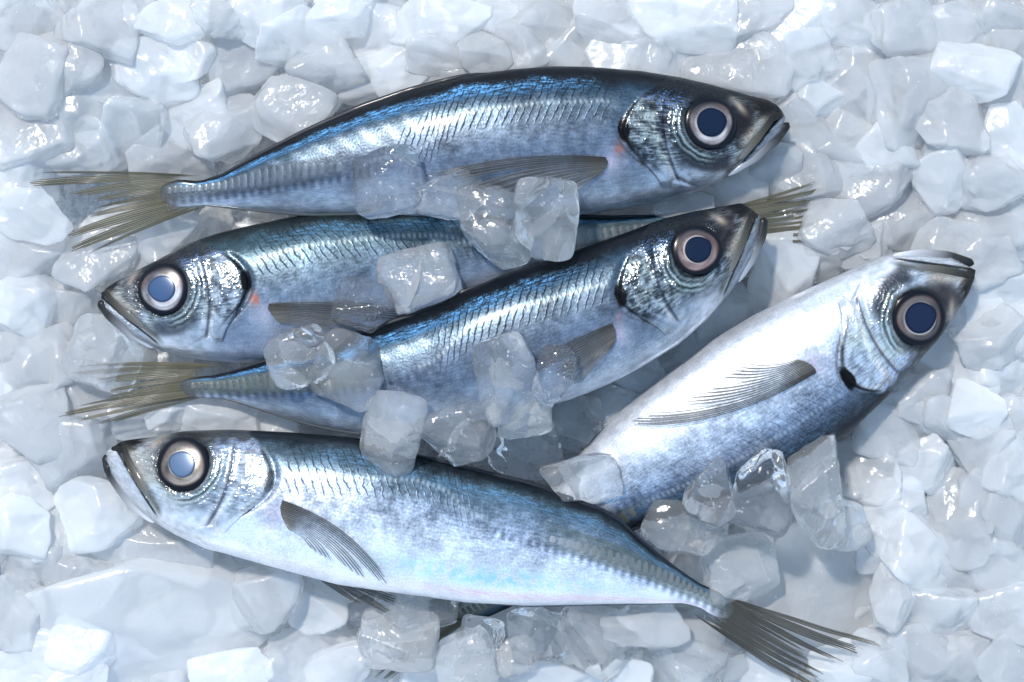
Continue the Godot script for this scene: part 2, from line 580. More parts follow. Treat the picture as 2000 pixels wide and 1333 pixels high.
func paint(k: int) -> void:
	var f: Dictionary = fishes[k]
	var col := PackedByteArray()
	col.resize(TW * TH * 3)
	var prop := PackedByteArray()
	prop.resize(TW * TH * 3)
	var hgt := PackedFloat32Array()
	hgt.resize(TW * TH)
	var L: float = f.L
	var ea: float = f.ea
	var eb: float = f.eb
	var hs: float = f.hs
	var tilt: float = f.hb / 172.0 / hs
	var ir: float = f.eye[2] / hs
	var white: float = f.white
	var keys: Array = f.ramp      # [t, colour] from back to belly
	var nk := keys.size()
	var kt := PackedFloat32Array()
	var kr := PackedFloat32Array()
	var kg := PackedFloat32Array()
	var kb := PackedFloat32Array()
	for q in keys:
		kt.append(q[0])
		kr.append(q[1])
		kg.append(q[2])
		kb.append(q[3])
	var dip0: float = f.dip[0]
	var dip1: float = f.dip[1]
	var blue: float = f.blue
	var sc0: float = f.scute[0]
	var crease: float = f.crease
	var shift: int = k * 197
	var root := to_ab(f, (f.pec_base[0][0] + f.pec_base[4][0]) * 0.5, (f.pec_base[0][1] + f.pec_base[4][1]) * 0.5)
	var ra := root.x - 14.0
	var rb := root.y
	for x in TW:
		var u := (x + 0.5) / TW
		var a := u * L
		var bd := sampled(f.dorsal_b, u)
		var bv := sampled(f.ventral_b, u)
		var bl := sampled(f.lateral_b, u)
		var X := (a - ea) / hs
		var nx := (x + shift) % TW
		var inhead := X < 190.0
		# the dark back widens over the head
		for y in TH:
			var t := (1.0 - cos(PI * (y + 0.5) / TH)) * 0.5
			var b := bd + t * (bv - bd)
			var ni := y * TW + nx
			var nf := noise_fine[ni] / 255.0 - 0.5
			var nm := noise_mid[ni] / 255.0 - 0.5
			var ns := noise_streak[ni] / 255.0 - 0.5
			var nc := noise_coarse[ni] / 255.0 - 0.5
			var tt := t + 0.035 * nm + 0.02 * nf + 0.03 * nc
			var i := 1
			while i < nk - 1 and kt[i] < tt: i += 1
			var w := clampf((tt - kt[i - 1]) / (kt[i] - kt[i - 1]), 0.0, 1.0)
			var r := lerpf(kr[i - 1], kr[i], w)
			var g := lerpf(kg[i - 1], kg[i], w)
			var bb := lerpf(kb[i - 1], kb[i], w)
			var hh := 0.5
			var rough := 0.30
			var metal := smoothstep(0.10, 0.26, tt) * 0.62
			var q := b - bl      # distance below the lateral line
			# iridescent blue band under the dark back
			var band := smoothstep(0.08, 0.13, tt) * (1.0 - smoothstep(0.14, 0.22, tt)) * blue * (0.35 + 0.35 * smoothstep(0.3, 0.5, u) + 1.5 * ns + 1.0 * nf)
			band = clampf(band, 0.0, 1.0) * smoothstep(180.0, 260.0, X)
			r = lerpf(r, 0.20, band)
			g = lerpf(g, 0.42, band)
			bb = lerpf(bb, 0.62, band)
			# skin speckle
			var low := smoothstep(0.35, 0.8, t)
			var sp := 1.0 + (0.42 - 0.22 * low) * nf + ((0.30 - 0.08 * low) * nm + 0.45 * nc + (0.5 - 0.25 * low) * ns) * (1.0 - 0.62 * white * low)
			r *= sp
			g *= sp
			bb *= sp
			hh += 0.10 * nf + 0.06 * nm
			if X > 165.0:
				# creases between the muscle bands, above and below the lateral line
				var fade := smoothstep(176.0, 200.0, X)
				var reach_up := 46.0 + 14.0 * nm
				var zone := smoothstep(-reach_up - 10.0, -reach_up, q) * (1.0 - smoothstep(24.0 + 16.0 * nm, 40.0, q)) * (1.0 - smoothstep(dip1 - 60.0, dip1, a)) * fade
				if zone > 0.01:
					var gap := 0.35 + 0.65 * smoothstep(2.0, 8.0, absf(q + 4.0))
					var ph := (a - 0.62 * q + 7.0 * nm + 1.2 * nf) / 15.5
					var fr := absf(ph - floorf(ph) - 0.5)
					var ln := (1.0 - smoothstep(0.02, 0.11, fr)) * zone * crease * gap * clampf(0.75 + 1.4 * nm, 0.2, 1.0)
					r *= 1.0 - 0.86 * ln
					g *= 1.0 - 0.84 * ln
					bb *= 1.0 - 0.78 * ln
					hh -= 0.30 * ln
					metal *= 1.0 - 0.7 * ln
					# puffed skin between the creases
					hh += 0.08 * zone * fr * crease
				# pale bead line
				var bead := exp(-pow(q / 5.0, 2.0)) * fade * (0.55 + 0.45 * sin(a * 0.62))
				bead *= 1.0 - smoothstep(dip1 - 20.0, dip1 + 60.0, a)
				r = lerpf(r, 0.60, bead * 0.55)
				g = lerpf(g, 0.64, bead * 0.55)
				bb = lerpf(bb, 0.68, bead * 0.5)
				hh += 0.05 * bead
				# chevrons of the hind muscles
				var chz := smoothstep(dip0 - 30.0, dip0 + 60.0, a) * (1.0 - smoothstep(L * 0.80, L * 0.92, a)) * smoothstep(0.16, 0.26, t) * (1.0 - smoothstep(-34.0, -20.0, q))
				if chz > 0.01:
					var cp := (a - 0.9 * absf(t - 0.42) * 190.0 + 10.0 * nm) / 44.0
					var cf := absf(cp - floorf(cp) - 0.5)
					var cl := (1.0 - smoothstep(0.04, 0.32, cf)) * chz * (0.5 + nf)
					r = lerpf(r, 0.62, cl * 0.5)
					g = lerpf(g, 0.68, cl * 0.5)
					bb = lerpf(bb, 0.76, cl * 0.5)
				# dark ground of the scute row
				var sz := smoothstep(sc0 - 60.0, sc0 + 60.0, a) * smoothstep(-36.0, -30.0, q) * (1.0 - smoothstep(8.0, 16.0, q)) * smoothstep(0.16, 0.26, t)
				var olive: float = f.olive
				r = lerpf(r, 0.12 + 0.10 * olive, sz * 0.5)
				g = lerpf(g, 0.14 + 0.10 * olive, sz * 0.5)
				bb = lerpf(bb, 0.17, sz * 0.5)
				# row of dark spots just below
				var dz := exp(-pow((q - 14.0) / 8.0, 2.0)) * smoothstep(dip1 - 40.0, dip1 + 40.0, a) * (0.45 + 0.55 * sin(a * 0.37))
				r *= 1.0 - 0.38 * dz
				g *= 1.0 - 0.36 * dz
				bb *= 1.0 - 0.30 * dz
				# wrinkled grain on the belly, blotches
				var bl2 := smoothstep(0.5, 0.75, t)
				var pink: float = f.pink
				var pz := exp(-pow((t - 0.90) / 0.035, 2.0)) * smoothstep(0.45, 0.6, u) * pink * (0.6 + 2.0 * ns)
				r = lerpf(r, 0.78, clampf(pz, 0.0, 1.0) * 0.6)
				g = lerpf(g, 0.55, clampf(pz, 0.0, 1.0) * 0.6)
				bb = lerpf(bb, 0.60, clampf(pz, 0.0, 1.0) * 0.6)
				var cz := exp(-pow((t - 0.76) / 0.07, 2.0) - pow((u - 0.62) / 0.16, 2.0)) * pink * clampf(0.5 + 2.4 * nm, 0.0, 1.0)
				r = lerpf(r, 0.40, cz * 0.7)
				g = lerpf(g, 0.72, cz * 0.7)
				bb = lerpf(bb, 0.74, cz * 0.7)
				rough = 0.36 + 0.08 * bl2 + 0.22 * nm
			if inhead:
				var Y := (b - eb) / hs - X * tilt
				var rr := sqrt(X * X + Y * Y)
				var gx := 172.0 - 0.0105 * (minf(Y, 72.0) - 4.0) * (minf(Y, 72.0) - 4.0) - 0.9 * maxf(0.0, Y - 72.0)
				var near := 1.0 - smoothstep(gx - 8.0 - 10.0 * smoothstep(30.0, 90.0, Y), gx + 8.0 + 22.0 * smoothstep(30.0, 90.0, Y), X + 8.0 * nm)
				# mottled silver of the cheeks
				var mot := smoothstep(-0.05, 1.05, 0.5 + (1.1 * nm + 0.4 * nf + 1.0 * ns + 0.5 * nc) * (1.0 - 0.5 * white) + 0.22 * white - 0.08 * (1.0 - white))
				var hr := lerpf(0.08 + 0.10 * white, 0.62 + 0.2 * white, mot)
				var hg := lerpf(0.095 + 0.10 * white, 0.66 + 0.18 * white, mot)
				var hb := lerpf(0.11 + 0.10 * white, 0.69 + 0.18 * white, mot)
				# greenish gold and pearl patches
				var gold := clampf(0.2 + 2.6 * nc + 0.8 * ns, 0.0, 1.0)
				hr = lerpf(hr, hr * 1.02, gold)
				hb = lerpf(hb, hb * 0.90, gold)
				var pearl := smoothstep(52.0, 100.0, Y)
				hr = lerpf(hr, 0.56 + 0.25 * nm + 0.2 * nc + 0.18 * white, pearl)
				hg = lerpf(hg, 0.59 + 0.25 * nm + 0.2 * nc + 0.17 * white, pearl)
				hb = lerpf(hb, 0.63 + 0.25 * nm + 0.2 * nc + 0.15 * white, pearl)
				var pinkp := pearl * clampf(3.5 * nm - 0.4, 0.0, 1.0)
				hg = lerpf(hg, hg * 0.95, pinkp)
				# dark crown
				var crown_y := -46.0 + 10.0 * smoothstep(-60.0, -150.0, X) - 22.0 * smoothstep(20.0, 150.0, X) + 26.0 * nm + 10.0 * nf
				var crown: float = (1.0 - smoothstep(crown_y - 8.0, crown_y + 10.0, Y)) * f.crown
				hr = lerpf(hr, 0.014 + 0.03 * clampf(nf + 0.2, 0.0, 1.0), crown)
				hg = lerpf(hg, 0.019 + 0.05 * clampf(nf + 0.2, 0.0, 1.0), crown)
				hb = lerpf(hb, 0.024 + 0.08 * clampf(nf + 0.2, 0.0, 1.0), crown)
				# blue flecks behind the eye on the crown's edge
				var fle := exp(-pow((Y - crown_y - 4.0) / 14.0, 2.0)) * smoothstep(10.0, 50.0, X) * clampf(3.0 * nf + 0.6 * ns, 0.0, 1.0)
				hr = lerpf(hr, 0.22, fle)
				hg = lerpf(hg, 0.40, fle)
				hb = lerpf(hb, 0.70, fle)
				# snout: black tip and lips
				var sn := smoothstep(-92.0, -116.0, X + 0.55 * Y + 14.0 * nm)
				hr = lerpf(hr, 0.012, sn * (1.0 - smoothstep(-2.0, 16.0, Y)))
				hg = lerpf(hg, 0.012, sn * (1.0 - smoothstep(-2.0, 16.0, Y)))
				hb = lerpf(hb, 0.016, sn * (1.0 - smoothstep(-2.0, 16.0, Y)))
				# dark skin between eye and snout, pale patch above it and golden patch at the lip
				var d1: float = exp(-pow((X + 66.0 - 0.35 * Y) / 26.0, 4.0) - pow((Y + 2.0) / 42.0, 4.0)) * f.lore
				hr = lerpf(hr, 0.035, d1)
				hg = lerpf(hg, 0.030, d1)
				hb = lerpf(hb, 0.038, d1)
				var p1 := exp(-pow((X + 60.0 + 0.6 * (Y + 30.0)) / 8.0, 2.0) - pow((Y + 30.0) / 15.0, 2.0))
				hr = lerpf(hr, 0.62, p1 * 0.85)
				hg = lerpf(hg, 0.54, p1 * 0.85)
				hb = lerpf(hb, 0.46, p1 * 0.85)
				var p2 := exp(-pow((Y - 24.0 - 0.9 * (X + 84.0)) / 13.0, 2.0) - pow((X + 84.0 + 0.9 * (Y - 24.0)) / 52.0, 4.0))
				hr = lerpf(hr, 0.66, p2 * clampf(0.75 + nf, 0.0, 1.0))
				hg = lerpf(hg, 0.59, p2 * clampf(0.75 + nf, 0.0, 1.0))
				hb = lerpf(hb, 0.50, p2 * clampf(0.75 + nf, 0.0, 1.0))
				# upper jaw bone: grey olive blade along the mouth
				var mj := Y - 62.0 - 0.98 * (X + 72.0)
				var blade := exp(-pow((mj + 14.0) / 10.0, 2.0)) * smoothstep(-140.0, -110.0, X) * (1.0 - smoothstep(-30.0, -12.0, X))
				hr = lerpf(hr, 0.20 + 0.15 * ns, blade * 0.8)
				hg = lerpf(hg, 0.20 + 0.15 * ns, blade * 0.8)
				hb = lerpf(hb, 0.18 + 0.15 * ns, blade * 0.8)
				var cleft := exp(-pow((mj - 1.0) / 3.2, 2.0)) * smoothstep(-165.0, -150.0, X) * (1.0 - smoothstep(-36.0, -22.0, X))
				hr *= 1.0 - 0.9 * cleft
				hg *= 1.0 - 0.9 * cleft
				hb *= 1.0 - 0.9 * cleft
				hh -= 0.7 * cleft
				var under := smoothstep(3.0, 9.0, mj) * (1.0 - smoothstep(-30.0, 0.0, X))
				hr = lerpf(hr, 0.36 + 0.15 * nm + 0.3 * white, under)
				hg = lerpf(hg, 0.39 + 0.15 * nm + 0.28 * white, under)
				hb = lerpf(hb, 0.43 + 0.15 * nm + 0.26 * white, under)
				# grey crescent under the eye
				var cres: float = exp(-pow((rr - (ir + 33.0)) / 16.0, 4.0)) * smoothstep(22.0, 48.0, Y + 8.0 * nm) * smoothstep(-42.0, -22.0, X) * (1.0 - smoothstep(52.0, 76.0, X)) * f.cres
				hr = lerpf(hr, 0.085 + 0.07 * nf, cres * 0.95)
				hg = lerpf(hg, 0.09 + 0.07 * nf, cres * 0.95)
				hb = lerpf(hb, 0.105 + 0.07 * nf, cres * 0.95)
				# dark membrane rim of the orbit, widened above with painted socket shade
				var orb := exp(-pow((rr - ir - 3.0) / (7.0 + 7.0 * smoothstep(10.0, -30.0, Y)), 2.0))
				hr = lerpf(hr, 0.03, orb * 0.85)
				hg = lerpf(hg, 0.035, orb * 0.85)
				hb = lerpf(hb, 0.045, orb * 0.85)
				# ring-like folds behind the eye
				var ring := exp(-pow((rr - ir - 20.0) / 12.0, 2.0)) * smoothstep(-10.0, 25.0, X) * smoothstep(-40.0, 0.0, Y)
				var rl := 0.5 + 0.5 * sin(rr * 0.62 + 3.0 * nm)
				hr = lerpf(hr, lerpf(0.06, 0.72, rl), ring * 0.7)
				hg = lerpf(hg, lerpf(0.09, 0.76, rl), ring * 0.7)
				hb = lerpf(hb, lerpf(0.08, 0.72, rl), ring * 0.7)
				hh += ring * (rl - 0.5) * 0.5
				# gill cover: ridge in front, dark edge, black spot at its upper corner
				var fx := 92.0 - 0.0022 * (Y - 10.0) * (Y - 10.0)
				var rid := exp(-pow((X - fx) / 3.4, 2.0)) * smoothstep(-62.0, -44.0, Y) * (1.0 - smoothstep(92.0, 116.0, Y))
				hr *= 1.0 - 0.55 * rid
				hg *= 1.0 - 0.55 * rid
				hb *= 1.0 - 0.5 * rid
				hh -= 0.5 * rid
				var sx := (X - 168.0) / 11.0
				var sy := (Y - 0.0) / 25.0
				var spot := 1.0 - smoothstep(0.75, 1.15, sqrt(sx * sx + sy * sy) + 0.35 * nm)
				spot *= f.spot
				hr = lerpf(hr, 0.008, spot)
				hg = lerpf(hg, 0.009, spot)
				hb = lerpf(hb, 0.012, spot)
				var mem: float = exp(-pow((X - gx + 3.0) / 4.5, 2.0)) * smoothstep(-64.0, -50.0, Y) * (1.0 - smoothstep(40.0, 110.0, Y)) * f.spot
				hr = lerpf(hr, 0.012, mem * 0.85)
				hg = lerpf(hg, 0.013, mem * 0.85)
				hb = lerpf(hb, 0.016, mem * 0.85)
				r = lerpf(r, hr, near)
				g = lerpf(g, hg, near)
				bb = lerpf(bb, hb, near)
				if near < 1.0:
					r = lerpf(r, 0.008, spot)
					g = lerpf(g, 0.009, spot)
					bb = lerpf(bb, 0.012, spot)
				# flesh-coloured root behind the gill
				var fl: float = exp(-pow((X - 186.0) / 14.0, 2.0) - pow((Y - 38.0) / 14.0, 2.0)) * f.flesh
				r = lerpf(r, 0.55, fl * clampf(0.7 + 1.5 * nm, 0.0, 1.0))
				g = lerpf(g, 0.24, fl * clampf(0.7 + 1.5 * nm, 0.0, 1.0))
				bb = lerpf(bb, 0.17, fl * clampf(0.7 + 1.5 * nm, 0.0, 1.0))
				hh += near * (0.55 * nm + 0.30 * nf) * (1.0 - 0.7 * pearl)
				metal = lerpf(metal, 0.75 * (1.0 - maxf(maxf(crown, sn * (1.0 - smoothstep(-2.0, 16.0, Y))), maxf(spot, d1))), near)
				rough = lerpf(rough, 0.20 + 0.12 * nm + 0.16 * pearl, near)
			var end := smoothstep(0.955, 0.995, u + 0.02 * nm)
			r = lerpf(r, 0.17 + 0.2 * nf, end * 0.8)
			g = lerpf(g, 0.165 + 0.2 * nf, end * 0.8)
			bb = lerpf(bb, 0.15 + 0.2 * nf, end * 0.8)
			var rt := exp(-pow((a - ra) / 20.0, 2.0) - pow((b - rb) / 24.0, 2.0))
			if rt > 0.02:
				r = lerpf(r, 0.60 + 0.15 * nm, rt * 0.8)
				g = lerpf(g, 0.58 + 0.2 * nf, rt * 0.8)
				bb = lerpf(bb, 0.64, rt * 0.8)
				hh += 0.6 * rt
			r *= 0.27 + 0.86 * r
			g *= 0.27 + 0.86 * g
			bb *= 0.27 + 0.86 * bb
			var o := (y * TW + x) * 3
			col[o] = int(clampf(255.0 * pow(clampf(r, 0.0, 0.92), 0.4545), 0.0, 255.0))
			col[o + 1] = int(clampf(255.0 * pow(clampf(g, 0.0, 0.92), 0.4545), 0.0, 255.0))
			col[o + 2] = int(clampf(255.0 * pow(clampf(bb, 0.0, 0.92), 0.4545), 0.0, 255.0))
			prop[o + 1] = int(clampf(rough, 0.08, 0.9) * 255.0)
			prop[o + 2] = int(clampf(metal, 0.0, 1.0) * 255.0)
			hgt[y * TW + x] = hh
	painted[k] = [col, prop, hgt]

func skin_material(k: int) -> StandardMaterial3D:
	var p: Array = painted[k]
	var m := StandardMaterial3D.new()
	m.albedo_texture = ImageTexture.create_from_image(Image.create_from_data(TW, TH, false, Image.FORMAT_RGB8, p[0]))
	var pr := ImageTexture.create_from_image(Image.create_from_data(TW, TH, false, Image.FORMAT_RGB8, p[1]))
	m.roughness = 1.0
	m.roughness_texture = pr
	m.roughness_texture_channel = BaseMaterial3D.TEXTURE_CHANNEL_GREEN
	m.metallic = 1.0
	m.metallic_texture = pr
	m.metallic_texture_channel = BaseMaterial3D.TEXTURE_CHANNEL_BLUE
	m.heightmap_enabled = true
	m.heightmap_scale = 0.034
	m.heightmap_texture = ImageTexture.create_from_image(Image.create_from_data(TW, TH, false, Image.FORMAT_RF, (p[2] as PackedFloat32Array).to_byte_array()))
	m.clearcoat_enabled = true
	m.clearcoat = 0.09
	m.clearcoat_roughness = 0.12
	m.metallic_specular = 0.19
	m.texture_repeat = false
	return m

# ------------------------------------------------------------------ fish data
func fish_data() -> void:
	var ramp_blue := [[0.0, 0.006, 0.009, 0.016], [0.10, 0.010, 0.018, 0.032], [0.17, 0.06, 0.11, 0.16], [0.28, 0.20, 0.26, 0.31], [0.45, 0.27, 0.32, 0.38], [0.62, 0.26, 0.31, 0.38], [0.78, 0.38, 0.43, 0.49], [1.0, 0.60, 0.63, 0.67]]
	var ramp_green := [[0.0, 0.014, 0.022, 0.026], [0.06, 0.03, 0.05, 0.06], [0.12, 0.08, 0.14, 0.17], [0.25, 0.17, 0.24, 0.28], [0.45, 0.26, 0.32, 0.38], [0.62, 0.34, 0.39, 0.45], [0.8, 0.42, 0.46, 0.53], [1.0, 0.55, 0.58, 0.65]]
	var ramp_light := [[0.0, 0.014, 0.022, 0.032], [0.05, 0.03, 0.05, 0.07], [0.11, 0.12, 0.18, 0.22], [0.22, 0.22, 0.29, 0.35], [0.34, 0.40, 0.46, 0.53], [0.5, 0.70, 0.73, 0.78], [0.75, 0.84, 0.86, 0.88], [1.0, 0.84, 0.85, 0.88]]  # pale skin, with bright sky reflection also put into the colour
	var ramp_belly := [[0.0, 0.02, 0.03, 0.05], [0.06, 0.03, 0.05, 0.07], [0.16, 0.11, 0.15, 0.20], [0.28, 0.32, 0.37, 0.45], [0.40, 0.55, 0.59, 0.65], [0.55, 0.70, 0.73, 0.77], [1.0, 0.74, 0.76, 0.79]]  # white skin, partly a painted-in reflection of the bright sky
	fishes.append({
		"label": "topmost silver-blue fish lying head to the right, tail in the upper left ice",
		"snout": [1534, 228], "base": [312, 378], "heights": [0.016, 0.019, 0.013],
		"dorsal": [[1525, 210], [1500, 195], [1465, 187], [1400, 168], [1330, 152], [1250, 139], [1150, 131], [1080, 130], [1000, 136], [900, 150], [800, 177], [700, 212], [600, 255], [500, 305], [430, 343], [385, 354], [345, 350], [300, 348]],
		"ventral": [[1528, 258], [1500, 292], [1460, 325], [1400, 360], [1340, 384], [1280, 397], [1200, 410], [1120, 422], [1000, 428], [900, 427], [800, 422], [700, 419], [600, 421], [500, 413], [430, 405], [385, 402], [345, 406], [300, 412]],
		"lateral": [[1300, 196], [1200, 205], [1050, 211], [900, 229], [870, 252], [840, 288], [800, 312], [690, 336], [600, 351], [450, 370], [312, 380]],
		"eye": [1382, 247, 45, 27], "gill": [1210, 262], "dip": [640, 760],
		"ramp": ramp_blue, "white": 0.0, "blue": 1.0, "crease": 1.0, "olive": 0.15, "pink": 0.0, "crown": 1.0, "lore": 1.0, "cres": 1.0, "spot": 1.0, "flesh": 1.0, "pupil": [0.006, 0.012, 0.035], "iris": [0.30, 0.28, 0.28],
		"jaw": [[1541, 240], [1515, 272], [1470, 312], [1420, 345]],
		"pec_base": [[1182, 307], [1188, 316], [1186, 326], [1178, 336], [1166, 346]], "pec_bow": 0.08, "pec_tip": [[838, 337], [845, 350], [905, 368], [1010, 380], [1095, 384], [1122, 380]],
		"tail_base": [[345, 350], [318, 352], [302, 372], [298, 392], [312, 410], [350, 410]],
		"tail_tips": [[48, 334], [36, 344], [92, 371], [150, 388], [205, 398], [172, 412], [142, 437], [126, 476], [130, 509], [180, 492]],
		"dorsal_fin": [0.46, 0.93, 11.0], "anal_fin": [0.62, 0.94, 7.0], "scute": [850, 1225]})
	fishes.append({
		"label": "second fish from the top, head to the left with grey eye, middle under ice cubes",
		"snout": [196, 583], "base": [1436, 432], "heights": [0.015, 0.013, 0.011],
		"dorsal": [[200, 570], [208, 562], [250, 536], [280, 522], [325, 499], [370, 475], [424, 456], [510, 436], [600, 418], [690, 411], [786, 408], [880, 410], [980, 414], [1080, 420], [1180, 424], [1280, 420], [1380, 412], [1440, 408]],
		"ventral": [[208, 606], [232, 627], [259, 656], [316, 687], [385, 702], [460, 710], [520, 706], [600, 698], [680, 684], [780, 656], [880, 622], [980, 584], [1080, 545], [1180, 508], [1280, 478], [1380, 458], [1440, 458]],
		"lateral": [[430, 512], [520, 506], [610, 483], [760, 465], [860, 462], [940, 480], [990, 500], [1080, 488], [1200, 464], [1320, 446], [1436, 434]],
		"eye": [328, 566, 45, 25], "gill": [494, 551], "dip": [660, 800],
		"ramp": ramp_green, "white": 0.55, "blue": 0.45, "crease": 0.8, "olive": 0.6, "pink": 0.0, "crown": 0.9, "lore": 0.5, "cres": 0.7, "spot": 1.0, "flesh": 1.0, "pupil": [0.045, 0.085, 0.17], "iris": [0.34, 0.34, 0.36],
		"jaw": [[193, 588], [214, 616], [258, 655], [300, 680]],
		"pec_base": [[526, 594], [524, 604], [530, 614], [538, 624], [548, 632]], "pec_bow": -0.05, "pec_tip": [[790, 600], [770, 622], [720, 640], [672, 648], [640, 648]],
		"tail_base": [[1415, 415], [1440, 408], [1456, 425], [1456, 440], [1445, 458], [1420, 456]],
		"tail_tips": [[1590, 350], [1622, 354], [1618, 374], [1600, 400], [1578, 415], [1592, 424], [1610, 431], [1585, 448], [1606, 463], [1570, 478]],
		"dorsal_fin": [0.46, 0.9, 9.0], "anal_fin": [0.62, 0.94, 7.0], "scute": [860, 1225]})
	fishes.append({
		"label": "middle fish slanting up to the right, its dark snout before another fish's tail",
		"snout": [1486, 424], "base": [352, 757], "heights": [0.024, 0.025, 0.015],
		"dorsal": [[1472, 412], [1450, 396], [1408, 404], [1350, 414], [1292, 428], [1227, 453], [1162, 476], [1081, 505], [1000, 529], [905, 569], [818, 611], [719, 645], [620, 676], [526, 702], [460, 722], [415, 734], [380, 736], [345, 734]],
		"ventral": [[1494, 446], [1481, 482], [1455, 531], [1422, 580], [1374, 631], [1325, 674], [1260, 714], [1195, 749], [1118, 780], [1020, 808], [920, 830], [820, 845], [704, 848], [610, 831], [520, 804], [451, 783], [415, 778], [370, 781], [350, 782]],
		"lateral": [[1260, 535], [1160, 562], [1010, 603], [935, 629], [905, 650], [875, 682], [845, 708], [770, 733], [680, 745], [580, 755], [450, 760], [355, 758]],
		"eye": [1356, 491, 43, 24], "gill": [1210, 579], "dip": [560, 680],
		"ramp": ramp_blue, "white": 0.1, "blue": 0.9, "crease": 1.0, "olive": 0.8, "pink": 0.0, "crown": 1.0, "lore": 0.9, "cres": 0.35, "spot": 1.0, "flesh": 0.3, "pupil": [0.006, 0.012, 0.035], "iris": [0.19, 0.135, 0.125],
		"jaw": [[1493, 425], [1487, 462], [1466, 508], [1440, 552]],
		"pec_base": [[1196, 632], [1202, 644], [1204, 656], [1202, 668], [1196, 680]], "pec_bow": 0.04, "pec_tip": [[1048, 700], [1052, 722], [1080, 742], [1108, 756], [1140, 748]],
		"tail_base": [[392, 730], [362, 732], [346, 750], [344, 768], [358, 784], [392, 780]],
		"tail_tips": [[240, 704], [114, 722], [150, 738], [214, 758], [226, 768], [165, 788], [130, 800], [114, 824], [140, 834], [250, 822]],
		"dorsal_fin": [0.46, 0.93, 9.0], "anal_fin": [0.6, 0.94, 8.0], "scute": [800, 1140]})
	fishes.append({
		"label": "white-bellied fish at the right, head up to the right, tail under another fish",
		"snout": [1906, 528], "base": [872, 1204], "heights": [0.016, 0.014, 0.001],
		"dorsal": [[1904, 545], [1890, 578], [1862, 622], [1830, 666], [1790, 710], [1730, 778], [1670, 834], [1622, 870], [1540, 922], [1450, 962], [1350, 996], [1260, 1020], [1180, 1062], [1100, 1120], [1020, 1174], [960, 1204], [915, 1214], [880, 1222]],
		"ventral": [[1900, 512], [1850, 499], [1800, 493], [1750, 492], [1710, 505], [1630, 541], [1550, 577], [1470, 617], [1390, 665], [1310, 724], [1230, 788], [1190, 822], [1150, 864], [1100, 925], [1040, 1010], [980, 1090], [930, 1150], [895, 1178], [866, 1186]],
		"lateral": [[1700, 720], [1640, 760], [1540, 830], [1440, 890], [1340, 940], [1240, 985], [1140, 1050], [1040, 1120], [950, 1172], [874, 1202]],
		"eye": [1783, 622, 48, 29], "gill": [1642, 741], "dip": [620, 760],
		"ramp": ramp_belly, "white": 1.0, "blue": 0.25, "crease": 0.5, "olive": 1.0, "pink": 0.0, "crown": 0.8, "lore": 0.9, "cres": 0.9, "spot": 1.0, "flesh": 0.0, "pupil": [0.008, 0.016, 0.045], "iris": [0.10, 0.088, 0.08],
		"jaw": [[1903, 516], [1860, 503], [1800, 496], [1740, 500]],
		"pec_base": [[1592, 728], [1590, 720], [1582, 712], [1570, 706], [1556, 702]], "pec_bow": -0.14, "pec_tip": [[1222, 840], [1250, 815], [1320, 775], [1400, 736], [1470, 706]],
		"tail_base": [[915, 1216], [880, 1222], [866, 1208], [862, 1195], [866, 1182], [895, 1178]],
		"tail_tips": [[760, 1330], [735, 1350], [728, 1330], [760, 1290], [790, 1260], [760, 1245], [700, 1240], [684, 1232], [720, 1222]],
		"dorsal_fin": [0.47, 0.93, 10.0], "anal_fin": [0.62, 0.94, 6.0], "scute": [800, 1215]})
	fishes.append({
		"label": "bottom bright silver fish with cloudy grey eye, head to the left, tail at lower right",
		"snout": [208, 882], "base": [1432, 1196], "heights": [0.016, 0.023, 0.015],
		"dorsal": [[222, 872], [240, 861], [300, 853], [360, 842], [450, 839], [570, 845], [690, 855], [760, 868], [805, 884], [895, 909], [970, 928], [1015, 938], [1060, 951], [1132, 980], [1168, 991], [1210, 1015], [1255, 1058], [1310, 1102], [1370, 1142], [1406, 1156], [1446, 1168]],
		"ventral": [[206, 908], [240, 962], [270, 995], [300, 1019], [345, 1046], [405, 1073], [435, 1080], [480, 1093], [570, 1118], [660, 1142], [750, 1155], [835, 1166], [910, 1177], [1030, 1184], [1180, 1181], [1250, 1181], [1340, 1180], [1370, 1188], [1400, 1209], [1420, 1224]],
		"lateral": [[480, 915], [560, 925], [700, 929], [820, 934], [880, 956], [910, 992], [970, 1019], [1060, 1046], [1150, 1076], [1250, 1112], [1370, 1163], [1432, 1192]],
		"eye": [367, 903, 46, 24], "gill": [540, 935], "dip": [630, 730],
		"ramp": ramp_light, "white": 1.0, "blue": 0.35, "crease": 0.75, "olive": 0.9, "pink": 1.0, "crown": 0.85, "lore": 0.4, "cres": 0.15, "spot": 0.35, "flesh": 0.0, "pupil": [0.09, 0.14, 0.23], "iris": [0.26, 0.235, 0.20],
		"jaw": [[204, 889], [218, 930], [255, 985], [300, 1022]],
		"pec_base": [[550, 978], [546, 992], [548, 1008], [554, 1022], [562, 1036]], "pec_bow": -0.2, "pec_tip": [[772, 1152], [752, 1156], [700, 1128], [650, 1098], [600, 1068]],
		"tail_base": [[1402, 1154], [1440, 1166], [1444, 1186], [1436, 1206], [1424, 1226], [1396, 1206]],
		"tail_tips": [[1690, 1242], [1734, 1276], [1668, 1299], [1600, 1285], [1580, 1278], [1600, 1310], [1622, 1332], [1636, 1350], [1560, 1340], [1480, 1285]],
		"pelvic": [[[612, 1122], [622, 1118], [634, 1116], [650, 1120]], [[672, 1172], [735, 1198], [768, 1190], [790, 1168]]], "dorsal_fin": [0.46, 0.93, 10.0], "anal_fin": [0.62, 0.94, 4.0], "scute": [860, 1225]})

